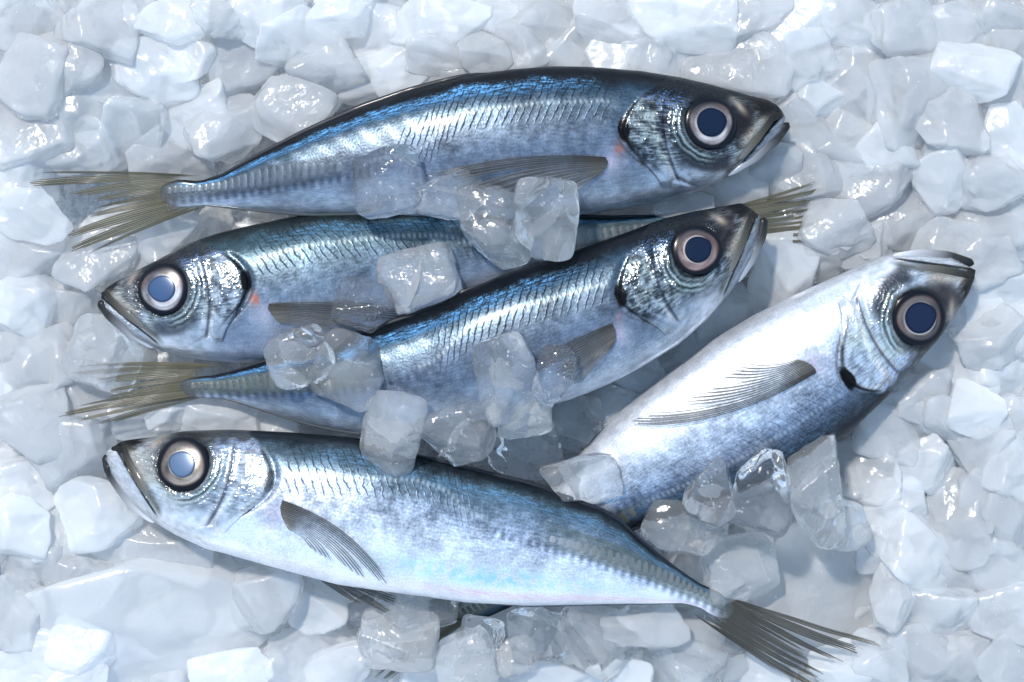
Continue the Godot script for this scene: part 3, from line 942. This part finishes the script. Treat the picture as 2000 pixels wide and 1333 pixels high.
func build_fish(k: int) -> void:
	var f: Dictionary = fishes[k]
	var root := Node3D.new()
	root.name = numbered("silver_fish")
	add_child(root)
	tag(root, f.label, "fish", "fish laid on the ice")
	var skin := skin_material(k)
	part("body", fish_body(f), skin, root)
	part("gill_cover", gill_cover(f), skin, root)
	# eye: iris dome, pupil set into it
	var ir: float = f.eye[2]
	var pr: float = f.eye[3]
	var inner := pr / ir / 1.08
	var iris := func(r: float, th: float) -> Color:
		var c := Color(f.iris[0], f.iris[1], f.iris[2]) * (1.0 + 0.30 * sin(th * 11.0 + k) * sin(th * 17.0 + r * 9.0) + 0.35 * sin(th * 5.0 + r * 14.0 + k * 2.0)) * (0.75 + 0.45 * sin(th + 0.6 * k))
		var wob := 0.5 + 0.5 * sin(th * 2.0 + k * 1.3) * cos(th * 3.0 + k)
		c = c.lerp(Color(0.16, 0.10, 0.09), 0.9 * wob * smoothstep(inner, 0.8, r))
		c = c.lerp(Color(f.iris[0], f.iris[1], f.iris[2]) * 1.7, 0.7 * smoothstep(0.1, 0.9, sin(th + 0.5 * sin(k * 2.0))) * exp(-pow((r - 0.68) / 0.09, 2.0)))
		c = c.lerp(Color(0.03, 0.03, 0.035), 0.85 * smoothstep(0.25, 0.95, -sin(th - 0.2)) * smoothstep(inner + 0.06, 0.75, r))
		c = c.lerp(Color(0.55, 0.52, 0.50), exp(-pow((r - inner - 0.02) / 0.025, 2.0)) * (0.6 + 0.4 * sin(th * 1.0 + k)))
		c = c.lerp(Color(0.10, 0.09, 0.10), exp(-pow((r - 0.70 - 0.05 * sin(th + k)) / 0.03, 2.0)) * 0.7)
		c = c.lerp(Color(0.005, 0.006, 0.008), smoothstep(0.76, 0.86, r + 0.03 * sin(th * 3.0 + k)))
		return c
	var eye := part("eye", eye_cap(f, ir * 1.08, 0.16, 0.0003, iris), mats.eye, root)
	var pc: Array = f.pupil  # navy of the dark pupils is blue sky reflection put into the colour
	var pupil := func(r: float, _th: float) -> Color:
		return Color(pc[0], pc[1], pc[2]).lerp(Color(pc[0] * 0.5, pc[1] * 0.5, pc[2] * 0.5), smoothstep(0.8, 1.0, r))
	part("pupil", eye_cap(f, pr, 0.07, 0.00155, pupil, 0.14), mats.eye, eye)
	# jaws
	var jaw := []
	for p in f.jaw:
		jaw.append(to_ab(f, p[0], p[1]))
	var silver: Color = Color(0.34, 0.37, 0.42).lerp(Color(0.6, 0.62, 0.66), f.white)
	part("lower_jaw", tube_mesh(f, jaw, [8.0, 10.0, 9.0, 4.0], [Color(0.008, 0.008, 0.009), Color(0.03, 0.03, 0.03), Color(0.10, 0.10, 0.10).lerp(silver, 0.45), silver], 0.6, 0.0002), mats.jaw, root)
	var up := []
	for q in [[-150.0, -24.0], [-122.0, -2.0], [-86.0, 36.0], [-48.0, 72.0]]:
		var X: float = q[0] * f.hs
		up.append(Vector2(maxf(f.ea + X, 4.0), clampf(f.eb + q[1] * f.hs + X * f.hb / 172.0 / f.hs, sampled(f.dorsal_b, maxf(f.ea + X, 4.0) / f.L) + 4.0, 400.0)))
	part("upper_jaw", tube_mesh(f, up, [7.0, 7.0, 9.0, 7.0], [Color(0.006, 0.006, 0.007), Color(0.014, 0.013, 0.012), Color(0.07, 0.068, 0.055), Color(0.14, 0.14, 0.135)], 0.30, -0.0001), mats.jaw, root)
	# tail fin
	var on_plane := func(pts: Array, y: float) -> Array:
		var o := []
		for p in pts: o.append(flat(p[0], p[1], y))
		return o
	var ty: float = f.heights[2]
	var tail_y := func(p: Vector2, s: float) -> float:
		var w: Vector2 = p - f.s0
		var a0: float = w.dot(f.d)
		var skin_y: float = ty
		if a0 < f.L: skin_y = maxf(ty, body_y(f, a0, w.dot(f.n)) - 0.0006)
		return skin_y + 0.00025 - 0.0030 * s + 0.0014 * sin(p.x * 0.03 + p.y * 0.05) * s
	var dk := 1.0 if k == 4 else 0.0
	var tb: Array = on_plane.call(f.tail_base, ty)
	for i in tb.size(): tb[i] -= f.d * (50.0 if i == 0 or i == tb.size() - 1 else 38.0)
	part("tail_fin", fin_mesh(tb, on_plane.call(f.tail_tips, ty), 45, 5, 0.03, tail_y, Color(0.012, 0.011, 0.008), Color(0.15, 0.14, 0.09).lerp(Color(0.07, 0.07, 0.058), dk), Color(0.06, 0.045, 0.014), 30 + k, 0.9, 0.0, true, 0.46), mats.fin, root)
	# pectoral fin lies against the flank
	var my: float = f.heights[1] + 0.012
	var pec_y := func(p: Vector2, s: float) -> float:
		var w: Vector2 = p - f.s0
		return maxf(body_y(f, w.dot(f.d), w.dot(f.n)), f.heights[1]) + 0.0007 + 0.0022 * s
	part("pectoral_fin", fin_mesh(on_plane.call(f.pec_base, my), on_plane.call(f.pec_tip, my + 0.001), 17, 6, f.pec_bow, pec_y, Color(0.010, 0.010, 0.011), Color(0.15, 0.15, 0.14), Color(0.035, 0.032, 0.026), 50 + k, 0.5, 1.0), mats.fin, root)
	if f.has("pelvic"):
		var py: float = f.heights[1] - 0.006
		var low_y := func(p: Vector2, s: float) -> float: return py - 0.002 * s + 0.0004 * sin(p.x * 0.1)
		part("pelvic_fin", fin_mesh(on_plane.call(f.pelvic[0], py), on_plane.call(f.pelvic[1], py), 12, 4, 0.02, low_y, Color(0.012, 0.012, 0.010), Color(0.07, 0.07, 0.055), Color(0.05, 0.045, 0.03), 70 + k, 0.7), mats.fin, root)
	# folded fins along the back and the belly
	for which in ["dorsal", "anal"]:
		var spec: Array = f[which + "_fin"]
		var arr: PackedFloat32Array = f.dorsal_b if which == "dorsal" else f.ventral_b
		var sg := -1.0 if which == "dorsal" else 1.0
		var path := []
		var radii := []
		var cols := []
		for i in 15:
			var t := i / 14.0
			var u: float = lerpf(spec[0], spec[1], t)
			path.append(Vector2(u * f.L, sampled(arr, u) - sg * 1.5))
			radii.append(spec[2] * (0.35 + 0.65 * sin(PI * pow(t, 0.7))) * 0.6)
			cols.append(Color(0.016, 0.02, 0.028) if which == "dorsal" else Color(0.07, 0.075, 0.08))
		part(which + "_fin", tube_mesh(f, path, radii, cols, 0.5, 0.0), mats.jaw, root)
	# shield scales of the hind lateral line, one by one
	var a: float = f.scute[0]
	var end: float = f.L - 18.0
	var count := 0
	var sr := RandomNumberGenerator.new()
	sr.seed = 600 + k
	while a < end and count < 44:
		var u: float = a / f.L
		var depth := sampled(f.ventral_b, u) - sampled(f.dorsal_b, u)
		var pitch := lerpf(17.0, 11.0, clampf((a - f.scute[0]) / (end - f.scute[0]), 0.0, 1.0))
		var grow := smoothstep(f.scute[0] - 40.0, f.scute[0] + 110.0, a)
		var tall := minf(40.0 - 14.0 * f.pink, depth * 0.36) * (0.45 + 0.55 * grow)
		var sh := sr.randf_range(0.8, 1.2)
		var c := Color(0.10, 0.125, 0.16).lerp(Color(0.13, 0.13, 0.085), f.olive * 0.7) * sh
		if f.white > 0.9 and f.pink > 0.5:
			c = c.lerp(Color(0.34, 0.36, 0.38), 1.0 - grow * 0.75)
		part("scute", scute_mesh(f, a, sampled(f.lateral_b, u), pitch * 0.94, tall, c), mats.scute, root)
		a += pitch
		count += 1

func scute_mesh(f: Dictionary, a: float, bl: float, wide: float, tall: float, c: Color) -> ArrayMesh:
	# a small upright shield, domed, rounded at the top, with a keel at its lower third
	var verts := PackedVector3Array()
	var cols := PackedColorArray()
	var idx := PackedInt32Array()
	var n := 8
	var m := 4
	for i in n + 1:
		var t := float(i) / n
		var half := wide * 0.5 * sqrt(maxf(0.0, 1.0 - pow(absf(2.0 * t - 1.0), 3.2)))
		for j in m + 1:
			var s := 2.0 * j / m - 1.0
			var b := bl - tall * 0.86 + tall * 1.12 * t
			var aa := a + s * half + (t - 0.6) * tall * 0.12
			var dome := 0.00013 * (1.0 - s * s) * sqrt(maxf(0.0, sin(PI * t))) + 0.00012 * exp(-pow((t - 0.76) / 0.08, 2.0)) * (1.0 - s * s)
			verts.append(ab_world(f, aa, b, body_y(f, aa, b) + dome - 0.00006))
			var q := c.lerp(c * 0.6, smoothstep(0.7, 1.0, t) * 0.6)
			cols.append(q)
	for i in n:
		for j in m:
			var p := i * (m + 1) + j
			var q := p + m + 1
			idx.append_array([p, q, p + 1, p + 1, q, q + 1] if not f.flip else [p, p + 1, q, p + 1, q + 1, q])
	return arrays_mesh(verts, PackedVector2Array(), idx, cols)

# ------------------------------------------------------------------ ice on and around the fish
func surface_top(p: Vector2) -> float:
	# the highest fish flank at a place in the plane; -1 where there is none
	var best := -1.0
	for f in fishes:
		var w: Vector2 = p - f.s0
		var a: float = w.dot(f.d)
		var b: float = w.dot(f.n)
		if a < 0.0 or a > f.L: continue
		var u: float = a / f.L
		if b > sampled(f.dorsal_b, u) and b < sampled(f.ventral_b, u):
			best = maxf(best, body_y(f, a, b))
	return best

func fish_floor(p: Vector2, margin: float) -> float:
	# the lowest fish underside near a place; 1 where there is none
	var best := 1.0
	for f in fishes:
		var w: Vector2 = p - f.s0
		var a: float = w.dot(f.d)
		var b: float = w.dot(f.n)
		if a < -margin or a > f.L + margin: continue
		var u: float = clampf(a / f.L, 0.0, 1.0)
		var bd := sampled(f.dorsal_b, u)
		var bv := sampled(f.ventral_b, u)
		if b > bd - margin and b < bv + margin:
			var y0 := sampled(f.yy, u)
			if u < 1.0: best = minf(best, y0 - (body_y(f, a, clampf(b, bd, bv)) - y0) * 0.9)
		# the tail fin spreads behind the body
		var tb := flat(f.tail_base[2][0], f.tail_base[2][1], f.heights[2])
		for tip in f.tail_tips:
			var q := Geometry2D.get_closest_point_to_segment(p, tb, flat(tip[0], tip[1], f.heights[2]))
			if q.distance_to(p) < margin * 2.4 + 15.0: best = minf(best, f.heights[2] - 0.0120)
	return best

func place_ice(called: String, px: float, py: float, wide: float, deep: float, high: float, turn: float, y: float, seed_: int, mat: Material, label: String, group: String, expo := 5.0, rough := 1.0, cuts := 4, lean := Vector2.ZERO, dimple := 0.0, n := 18) -> Node3D:
	var p := flat(px, py, y)
	var k := (EYE_H - y) / EYE_H
	var m := MeshInstance3D.new()
	m.name = numbered(called)
	m.mesh = chunk_mesh(seed_, Vector3(wide * k, high, deep * k) * PX, n, expo, rough, cuts, dimple)
	m.material_override = mat
	add_child(m)
	m.position = Vector3(p.x * PX, y, p.y * PX)
	m.rotation_degrees = Vector3(lean.x, turn, lean.y)
	tag(m, label, "ice", group)
	return m

# ------------------------------------------------------------------ build
func _ready() -> void:
	rng.seed = 4
	# camera, straight above
	var cam := Camera3D.new()
	cam.name = "camera"
	cam.position = Vector3(0, EYE_H, 0)
	cam.rotation_degrees = Vector3(-90, 0, 0)
	cam.fov = rad_to_deg(2.0 * atan(666.5 * PX / EYE_H))
	cam.near = 0.02
	cam.far = 20.0
	add_child(cam)
	cam.current = true
	# sky and sun
	var sky_mat := ProceduralSkyMaterial.new()
	sky_mat.sky_top_color = Color(0.48, 0.595, 0.72)
	sky_mat.sky_horizon_color = Color(0.90, 0.925, 0.945)
	sky_mat.sky_curve = 0.16
	sky_mat.ground_bottom_color = Color(0.55, 0.58, 0.62)
	sky_mat.ground_horizon_color = Color(0.75, 0.8, 0.86)
	sky_mat.sky_energy_multiplier = 1.25
	var sky := Sky.new()
	sky.sky_material = sky_mat
	var env := Environment.new()
	env.background_mode = Environment.BG_SKY
	env.sky = sky
	env.tonemap_mode = Environment.TONE_MAPPER_LINEAR
	env.tonemap_exposure = 1.35
	env.sdfgi_enabled = true
	env.ssao_enabled = true
	env.ssil_enabled = true
	var we := WorldEnvironment.new()
	we.name = "environment"
	we.environment = env
	add_child(we)
	var sun := DirectionalLight3D.new()
	sun.name = "sun"
	sun.light_energy = 0.85
	sun.light_color = Color(1.0, 0.97, 0.935)
	sun.light_angular_distance = 4.0
	sun.shadow_enabled = true
	add_child(sun)
	sun.look_at_from_position(Vector3(-0.35, 1.0, -0.55), Vector3.ZERO, Vector3.UP)

	make_materials()
	fish_data()
	for f in fishes:
		f.flip = false
		fish_setup(f)
		# which way round the outline runs decides the winding
		f.flip = (f.d.x * f.n.y - f.d.y * f.n.x) < 0.0
	build_bed()
	build_chunks()
	prepare_noise()
	painted.resize(fishes.size())
	var job := WorkerThreadPool.add_group_task(paint, fishes.size())
	WorkerThreadPool.wait_for_group_task_completion(job)
	for k in fishes.size():
		build_fish(k)
	build_top_ice()

func build_bed() -> void:
	# the ice below: a lumpy sheet that reaches past the frame on every side
	var nx := 190
	var nz := 140
	var cell := FastNoiseLite.new()
	cell.noise_type = FastNoiseLite.TYPE_CELLULAR
	cell.cellular_return_type = FastNoiseLite.RETURN_DISTANCE2_SUB
	cell.frequency = 55.0
	cell.seed = 3
	var soft := FastNoiseLite.new()
	soft.frequency = 30.0
	soft.seed = 8
	var verts := PackedVector3Array()
	var idx := PackedInt32Array()
	for j in nz + 1:
		for i in nx + 1:
			var x := (float(i) / nx - 0.5) * 0.62
			var z := (float(j) / nz - 0.5) * 0.48
			var y := -0.020 + 0.006 * cell.get_noise_2d(x, z) + 0.004 * soft.get_noise_2d(x, z)
			verts.append(Vector3(x, y, z))
	for j in nz:
		for i in nx:
			var p := j * (nx + 1) + i
			var q := p + nx + 1
			idx.append_array([p, p + 1, q, p + 1, q + 1, q])
	var o := part("ground", arrays_mesh(verts, PackedVector2Array(), idx, PackedColorArray()), mats.bed, self)
	o.set_meta("kind", "structure")
	o.set_meta("label", "packed ice below the loose ice cubes")

# loose ice of the bed: [x, y, width, depth, turn] of each chunk that can be told apart
const BED := [
	[60, 40, 150, 130, 10], [50, 150, 145, 130, -15], [130, 120, 125, 115, 25], [190, 55, 135, 125, -10], [255, 45, 95, 125, 5], [345, 35, 140, 95, 12], [430, 22, 115, 85, -8], [240, 170, 135, 135, 30], [165, 205, 115, 125, -20], [305, 140, 125, 115, 10],
	[370, 105, 85, 105, -30], [470, 130, 120, 155, -28], [385, 222, 115, 105, 15], [250, 262, 115, 125, -12], [60, 260, 135, 125, 20], [150, 292, 125, 105, -5], [40, 352, 135, 105, 14], [440, 242, 135, 110, 25], [560, 215, 155, 112, -20], [330, 302, 135, 112, 8],
	[515, 40, 125, 95, -14], [588, 70, 142, 112, -12], [640, 138, 105, 105, 38], [742, 72, 145, 108, -18], [672, 25, 130, 85, 10], [862, 48, 175, 115, 6], [985, 40, 155, 122, -8], [868, 112, 125, 80, 4], [885, 152, 125, 70, 0], [945, 112, 85, 80, 20],
	[1005, 88, 135, 105, -35], [1082, 40, 150, 112, 12], [1140, 92, 115, 112, -20], [1212, 30, 165, 105, 8], [1200, 112, 115, 95, 30], [1272, 102, 125, 115, -10], [792, 128, 120, 90, 16], [722, 152, 125, 90, -6], [1052, 112, 105, 80, 24], [1112, 128, 100, 75, -14],
	[1332, 42, 185, 108, -6], [1300, 118, 125, 115, 18], [1452, 30, 165, 112, 10], [1442, 122, 185, 115, -12], [1552, 42, 150, 98, 22], [1656, 28, 142, 108, -12], [1562, 112, 132, 115, -26], [1582, 178, 100, 95, 12], [1655, 160, 125, 190, 8], [1762, 60, 125, 112, 30],
	[1782, 122, 115, 95, -16], [1868, 60, 135, 95, 12], [1940, 32, 110, 90, -10], [1785, 205, 135, 155, 6], [1898, 142, 135, 105, -22], [1968, 95, 105, 112, 15], [1858, 232, 125, 112, -8], [1955, 202, 112, 122, 18], [1642, 262, 125, 105, -20], [1562, 242, 112, 112, 28],
	[1732, 282, 115, 92, 5], [1865, 285, 105, 135, -14], [1962, 278, 100, 122, 10], [1570, 325, 145, 122, -18], [1700, 345, 185, 125, 24], [1770, 425, 165, 125, -10], [1655, 335, 120, 105, 10], [1850, 345, 112, 122, 12], [1945, 352, 132, 112, -20], [1930, 438, 122, 112, 16],
	[1530, 525, 100, 165, -12], [1605, 495, 115, 92, 18], [1642, 442, 122, 105, -25], [1692, 482, 105, 75, 8], [1560, 432, 105, 100, 12], [1852, 475, 122, 95, -10], [1928, 505, 92, 90, 25], [1990, 440, 85, 112, -6], [1962, 568, 112, 105, 12], [1902, 605, 112, 105, -18],
	[1985, 640, 95, 122, 8], [1938, 662, 115, 100, 26], [1868, 722, 118, 138, 30], [1962, 735, 105, 112, -14], [1800, 770, 115, 95, 14], [1905, 802, 90, 90, -24], [1772, 812, 140, 112, 20], [1850, 815, 80, 85, 8], [1972, 822, 90, 100, 10],
	[1740, 842, 112, 95, -12], [1690, 925, 115, 125, 22], [1812, 902, 95, 105, -10], [1920, 872, 105, 112, 14], [1978, 905, 85, 112, -20], [1742, 995, 115, 98, 10], [1882, 1012, 125, 165, -8], [1842, 1122, 98, 90, 24], [1785, 1082, 142, 122, -15], [1722, 1062, 95, 90, 10],
	[1605, 1150, 260, 240, 18], [1962, 1012, 115, 125, 12], [1952, 1122, 142, 122, -18], [1832, 1195, 132, 92, 6], [1962, 1205, 122, 112, 20], [1740, 1165, 75, 105, -24], [1802, 1282, 112, 122, 10], [1882, 1292, 95, 112, -12], [1962, 1295, 105, 105, 16], [1722, 1292, 105, 98, -8],
	[1655, 1305, 125, 105, 14], [1932, 945, 112, 92, -6],
	[40, 942, 150, 112, 8], [140, 885, 160, 130, -6], [30, 1032, 122, 112, -16], [112, 1042, 132, 115, 20], [192, 1012, 150, 122, -10], [242, 1075, 150, 115, 14], [102, 1115, 142, 105, -8], [172, 1135, 130, 112, 24], [40, 1190, 115, 132, 0], [335, 1065, 145, 98, -20],
	[305, 1215, 430, 235, 16], [165, 1265, 115, 98, -14], [62, 1290, 132, 98, 10], [140, 1325, 122, 80, 30], [520, 1172, 112, 132, -8], [605, 1172, 122, 122, 12], [605, 1275, 142, 132, -18], [450, 1315, 135, 75, 6], [665, 1312, 112, 80, 20],
	[60, 425, 142, 98, 4], [55, 502, 135, 112, -8], [60, 592, 122, 115, 12], [190, 508, 115, 112, -22], [142, 602, 112, 105, 16], [42, 722, 135, 135, -12], [120, 695, 90, 100, 25], [62, 825, 132, 132, 8], [150, 795, 125, 105, -14], [225, 455, 120, 100, 12], [262, 535, 100, 90, -10], [330, 452, 110, 90, 18],
	[270, 825, 120, 90, -6], [335, 800, 90, 80, 14], [428, 825, 170, 95, 4], [545, 822, 92, 85, -10], [630, 850, 90, 70, 10],
	[1238, 432, 112, 75, 6], [1335, 405, 95, 62, -14], [1432, 350, 120, 110, 20], [1500, 330, 110, 90, -8], [1420, 622, 125, 125, 14], [1345, 700, 120, 100, -20], [1265, 755, 105, 90, 10], [1200, 800, 90, 80, -12],
	[1092, 1312, 160, 95, 2], [1205, 1322, 110, 70, -14], [1255, 1215, 150, 90, 8], [1345, 1225, 120, 85, -16], [1480, 1322, 115, 85, 16], [985, 1322, 110, 80, 8], [850, 1320, 110, 70, -10],
]
const ORDINAL := ["first", "second", "third", "fourth", "fifth", "sixth", "seventh", "eighth", "ninth", "tenth", "eleventh", "twelfth", "thirteenth", "fourteenth"]

func build_chunks() -> void:
	var r := RandomNumberGenerator.new()
	r.seed = 77
	# rows from the top of the picture, for the labels
	var rows := [0, 78, 135, 200, 300, 400, 540, 660, 790, 900, 1040, 1140, 1240, 1400]
	var cores := []
	for i in 6: cores.append(chunk_mesh(900 + i, Vector3.ONE, 10, 2.6, 2.2, 3, 0.0))
	var in_row := {}
	for i in BED.size():
		var c: Array = BED[i]
		var k := 0
		while k < rows.size() - 2 and c[1] >= rows[k + 1]: k += 1
		if not in_row.has(k): in_row[k] = []
		in_row[k].append([c[0], i])
	var where := {}
	for k in in_row:
		var l: Array = in_row[k]
		l.sort()
		for q in l.size():
			var from_left: bool = q < (l.size() + 1) / 2
			where[l[q][1]] = "%s from the %s edge in the %s row from top" % [ORDINAL[mini(q if from_left else l.size() - 1 - q, 13)], "left" if from_left else "right", ORDINAL[mini(k, 13)]]
	for i in BED.size():
		var c: Array = BED[i]
		var big := maxf(c[2], c[3])
		var small := minf(c[2], c[3])
		var high := clampf(small * r.randf_range(0.62, 0.95), 50.0, 130.0)
		var top := 0.009 + r.randf_range(-0.005, 0.004)
		var p := flat(c[0], c[1], 0.0)
		var fl := fish_floor(p, 0.18 * small)
		if fl < 0.5: top = minf(top, fl + 0.003)
		var y := top - high * PX * 0.5
		var pick := r.randf()
		var mat: Material = mats.ice_milky if pick < 0.22 else (mats.ice_semi if pick < 0.50 else mats.ice_thin)
		var look := "milky" if pick < 0.22 else ("cloudy" if pick < 0.50 else "clear")
		var size := "large" if big > 150 else ("small" if big < 100 else "pale")
		var o := place_ice("ice_chunk", c[0], c[1], c[2] * 1.2, c[3] * 1.2, high, c[4], y, 100 + i, mat, "%s %s ice, %s" % [size, look, where[i]], "loose ice of the bed", r.randf_range(4.0, 10.0), r.randf_range(0.45, 0.9), r.randi_range(5, 11), Vector2(r.randf_range(-16, 16), r.randf_range(-16, 16)), 0.0 if r.randf() < 0.75 else 0.08, 22)
		if pick > 0.2:
			var core := part("frost_core", cores[i % 6], mats.frost_core, o)
			core.scale = Vector3(c[2] * r.randf_range(0.5, 0.8), high * r.randf_range(0.03, 0.25), c[3] * r.randf_range(0.5, 0.8)) * PX
			core.rotation_degrees = Vector3(r.randf_range(-40, 40), r.randf_range(0, 360), r.randf_range(-40, 40))
	# smaller broken ice between and below, and on past the frame
	var mm := MultiMesh.new()
	mm.transform_format = MultiMesh.TRANSFORM_3D
	mm.mesh = chunk_mesh(991, Vector3.ONE, 9, 3.4, 1.4, 4, 0.0)
	var spots := []
	var gx := 40
	var gz := 30
	for i in gx:
		for j in gz:
			var x := ((i + r.randf()) / gx - 0.5) * 0.60
			var z := ((j + r.randf()) / gz - 0.5) * 0.46
			var outside := absf(x) > 0.175 or absf(z) > 0.120
			var y := -0.010 + r.randf_range(-0.003, 0.003) + (0.010 if outside else 0.0)
			var s := r.randf_range(0.011, 0.018)
			var fl := fish_floor(Vector2(x, z) / PX, 10.0)
			if fl < 0.5: y = minf(y, fl - s * 0.5)
			spots.append(Transform3D(Basis.from_euler(Vector3(r.randf() * 6.3, r.randf() * 6.3, r.randf() * 6.3)).scaled_local(Vector3(s, s * r.randf_range(0.7, 1.0), s * r.randf_range(0.8, 1.3))), Vector3(x, y, z)))
	mm.instance_count = spots.size()
	for i in spots.size(): mm.set_instance_transform(i, spots[i])
	var rest := MultiMeshInstance3D.new()
	rest.name = "crushed_ice"
	rest.multimesh = mm
	rest.material_override = mats.ice_milky
	add_child(rest)
	tag(rest, "small broken ice filling the gaps between the larger chunks", "ice", "", "stuff")

# ice on and against the fish: x, y, width, depth, height, turn, how clear, label, [lean], how boxy
const TOP_ICE := [
	[757, 356, 132, 116, 100, 8, "glassy", "clear ice cube on the topmost fish's belly, nearest its tail", 6.0],
	[880, 378, 130, 92, 70, -6, "clear", "flat clear ice piece between two cubes on the topmost fish's belly", 4.0],
	[965, 440, 120, 168, 100, 12, "clear", "lumpy clear ice block, left half of the pair over two fish", 4.0],
	[1062, 425, 118, 150, 105, -4, "clear", "squared clear ice block touching the fin of the topmost fish", 6.0],
	[815, 545, 150, 112, 60, 14, "semi", "frosted wedge of ice on the second fish's flank", 4.0],
	[718, 597, 122, 92, 70, -16, "glassy", "smooth rounded glassy ice piece over the second fish's fin", 3.2],
	[588, 700, 122, 105, 80, 20, "clear", "bumpy clear ice lump on the middle fish's hind body, nearer its tail", 3.0],
	[682, 722, 132, 132, 90, -20, "clear", "large frosted ice lump on the middle fish's hind body", 3.6],
	[765, 846, 108, 152, 100, -12, "semi", "tall cloudy ice cube bridging the middle fish and bottom fish", 4.5],
	[892, 852, 132, 108, 95, 16, "clear", "broken clear ice cube beside the bottom fish's back fin", 4.5],
	[986, 740, 118, 152, 115, 24, "clear", "tilted clear ice cube on the middle fish's belly", 7.0],
	[1022, 812, 100, 80, 70, 10, "semi", "frosted ice piece below the tilted cube on the middle fish", 4.0],
	[1084, 740, 72, 122, 80, -10, "glassy", "narrow clear ice piece at the middle fish's side fin", 3.4],
	[1025, 886, 134, 100, 85, 8, "glassy", "dark clear ice lump in the hollow above the bottom fish's back", 3.4],
	[1130, 826, 130, 104, 85, -14, "glassy", "clear rounded ice cube beside the white-bellied fish's underside", 4.0],
	[1134, 941, 142, 92, 80, 10, "clear", "smooth ice cube on the bottom fish's back by the white belly", 5.0],
	[1394, 960, 100, 118, 95, -24, "clear", "small clear ice cube, first of three in a row on the white-bellied fish", 7.0],
	[1497, 958, 116, 152, 105, -16, "glassy", "clear ice cube with sloping sides, middle of the three in a row", 7.0],
	[1597, 955, 120, 205, 110, -8, "clear", "tall clear ice block, last of three in a row on the white-bellied fish", 5.0],
	[1650, 1020, 80, 100, 80, 20, "semi", "ragged ice piece against the tall block below the white-bellied fish", 3.0],
	[1338, 1042, 155, 112, 95, -10, "clear", "cloudy ice lump between the bottom fish's back and the cube row", 3.4],
	[1447, 1112, 134, 124, 95, 8, "semi", "rounded milky ice cube above the bottom fish's tail", 3.8],
	[777, 1250, 142, 112, 90, -4, "semi", "square milky ice cube in front of the dome below the bottom fish", 5.5],
	[812, 1196, 148, 100, 85, 6, "clear", "domed bubbly ice piece touching the bottom fish's belly", 2.8],
	[908, 1292, 112, 112, 90, 18, "semi", "pointed ice chunk at the bottom edge below the hidden tail", 3.4],
	[942, 1240, 78, 66, 60, -6, "glassy", "small dark clear ice cube just under the hidden tail", 5.0],
	[1052, 1235, 108, 98, 80, 4, "glassy", "dark clear ice block under the bottom fish's belly", 5.0],
	[1000, 1282, 92, 68, 60, 10, "semi", "low frosted ice piece before the dark clear block", 3.2],
	[1172, 1252, 158, 128, 105, -22, "clear", "large clear ice cube with sharp ridge under the bottom fish's belly", 6.0],
	[1340, 1288, 150, 122, 95, -14, "semi", "pointed milky ice chunk below the bottom fish's tail stem", 4.0],
	[1425, 1272, 92, 128, 85, 8, "clear", "upright clear ice chunk by the bottom fish's tail stem", 4.0],
	[205, 690, 132, 132, 80, -18, "semi", "frosted ice lump lying on the middle fish's tail fin", 3.4],
]

func build_top_ice() -> void:
	var r := RandomNumberGenerator.new()
	r.seed = 31
	for i in TOP_ICE.size():
		var c: Array = TOP_ICE[i]
		var high: float = c[4]
		# it rests on whatever lies highest below it
		var y := 0.004
		for dx in [-0.25, 0.0, 0.25]:
			for dz in [-0.25, 0.0, 0.25]:
				y = maxf(y, surface_top(flat(c[0] + dx * c[2], c[1] + dz * c[3], 0.02)) - 0.004)
		y = y + high * PX * 0.40
		# the two pieces by the tail stem lie deeper, below the spread fin
		if (c[7] as String).ends_with("tail stem"): y -= 0.011
		var o := place_ice("ice_cube", c[0], c[1], c[2] * 1.06, c[3] * 1.06, high, c[5], y, 500 + i, mats["ice_half" if c[6] == "semi" else "ice_" + c[6]], c[7], "ice lying on and against the fish", c[8] + 1.5, 0.7, 5, Vector2(r.randf_range(-10, 10), r.randf_range(-10, 10)), 0.06 if c[6] == "clear" else 0.0, 26)
		if c[6] != "glassy":
			var core := part("crack", chunk_mesh(940 + i, Vector3.ONE, 12, 2.4, 2.6, 3, 0.0), mats.frost_core if c[6] == "semi" else mats.frost_veil, o)
			core.scale = Vector3(c[2] * r.randf_range(0.5, 0.75), high * r.randf_range(0.015, 0.05), c[3] * r.randf_range(0.25, 0.5)) * PX
			core.position = Vector3(r.randf_range(-0.1, 0.1) * c[2], r.randf_range(-0.1, 0.05) * high, r.randf_range(-0.1, 0.1) * c[3]) * PX
			core.rotation_degrees = Vector3(r.randf_range(20, 70), r.randf_range(0, 360), r.randf_range(-50, 50))
		var st := SurfaceTool.new()
		st.begin(Mesh.PRIMITIVE_TRIANGLES)
		for q in 16:
			var ball := SphereMesh.new()
			var rad := r.randf_range(0.00014, 0.00045)
			ball.radius = rad
			ball.height = rad * r.randf_range(2.0, 4.0)
			ball.radial_segments = 8
			ball.rings = 4
			var spot := Vector3(r.randf_range(-0.34, 0.34) * c[2], r.randf_range(-0.25, 0.32) * high, r.randf_range(-0.34, 0.34) * c[3]) * PX
			st.append_from(ball, 0, Transform3D(Basis.from_euler(Vector3(r.randf() * 3, r.randf() * 3, r.randf() * 3)), spot))
		var bub := part("air_bubbles", st.commit(), mats.frost_core, o)
		bub.set_meta("kind", "stuff")
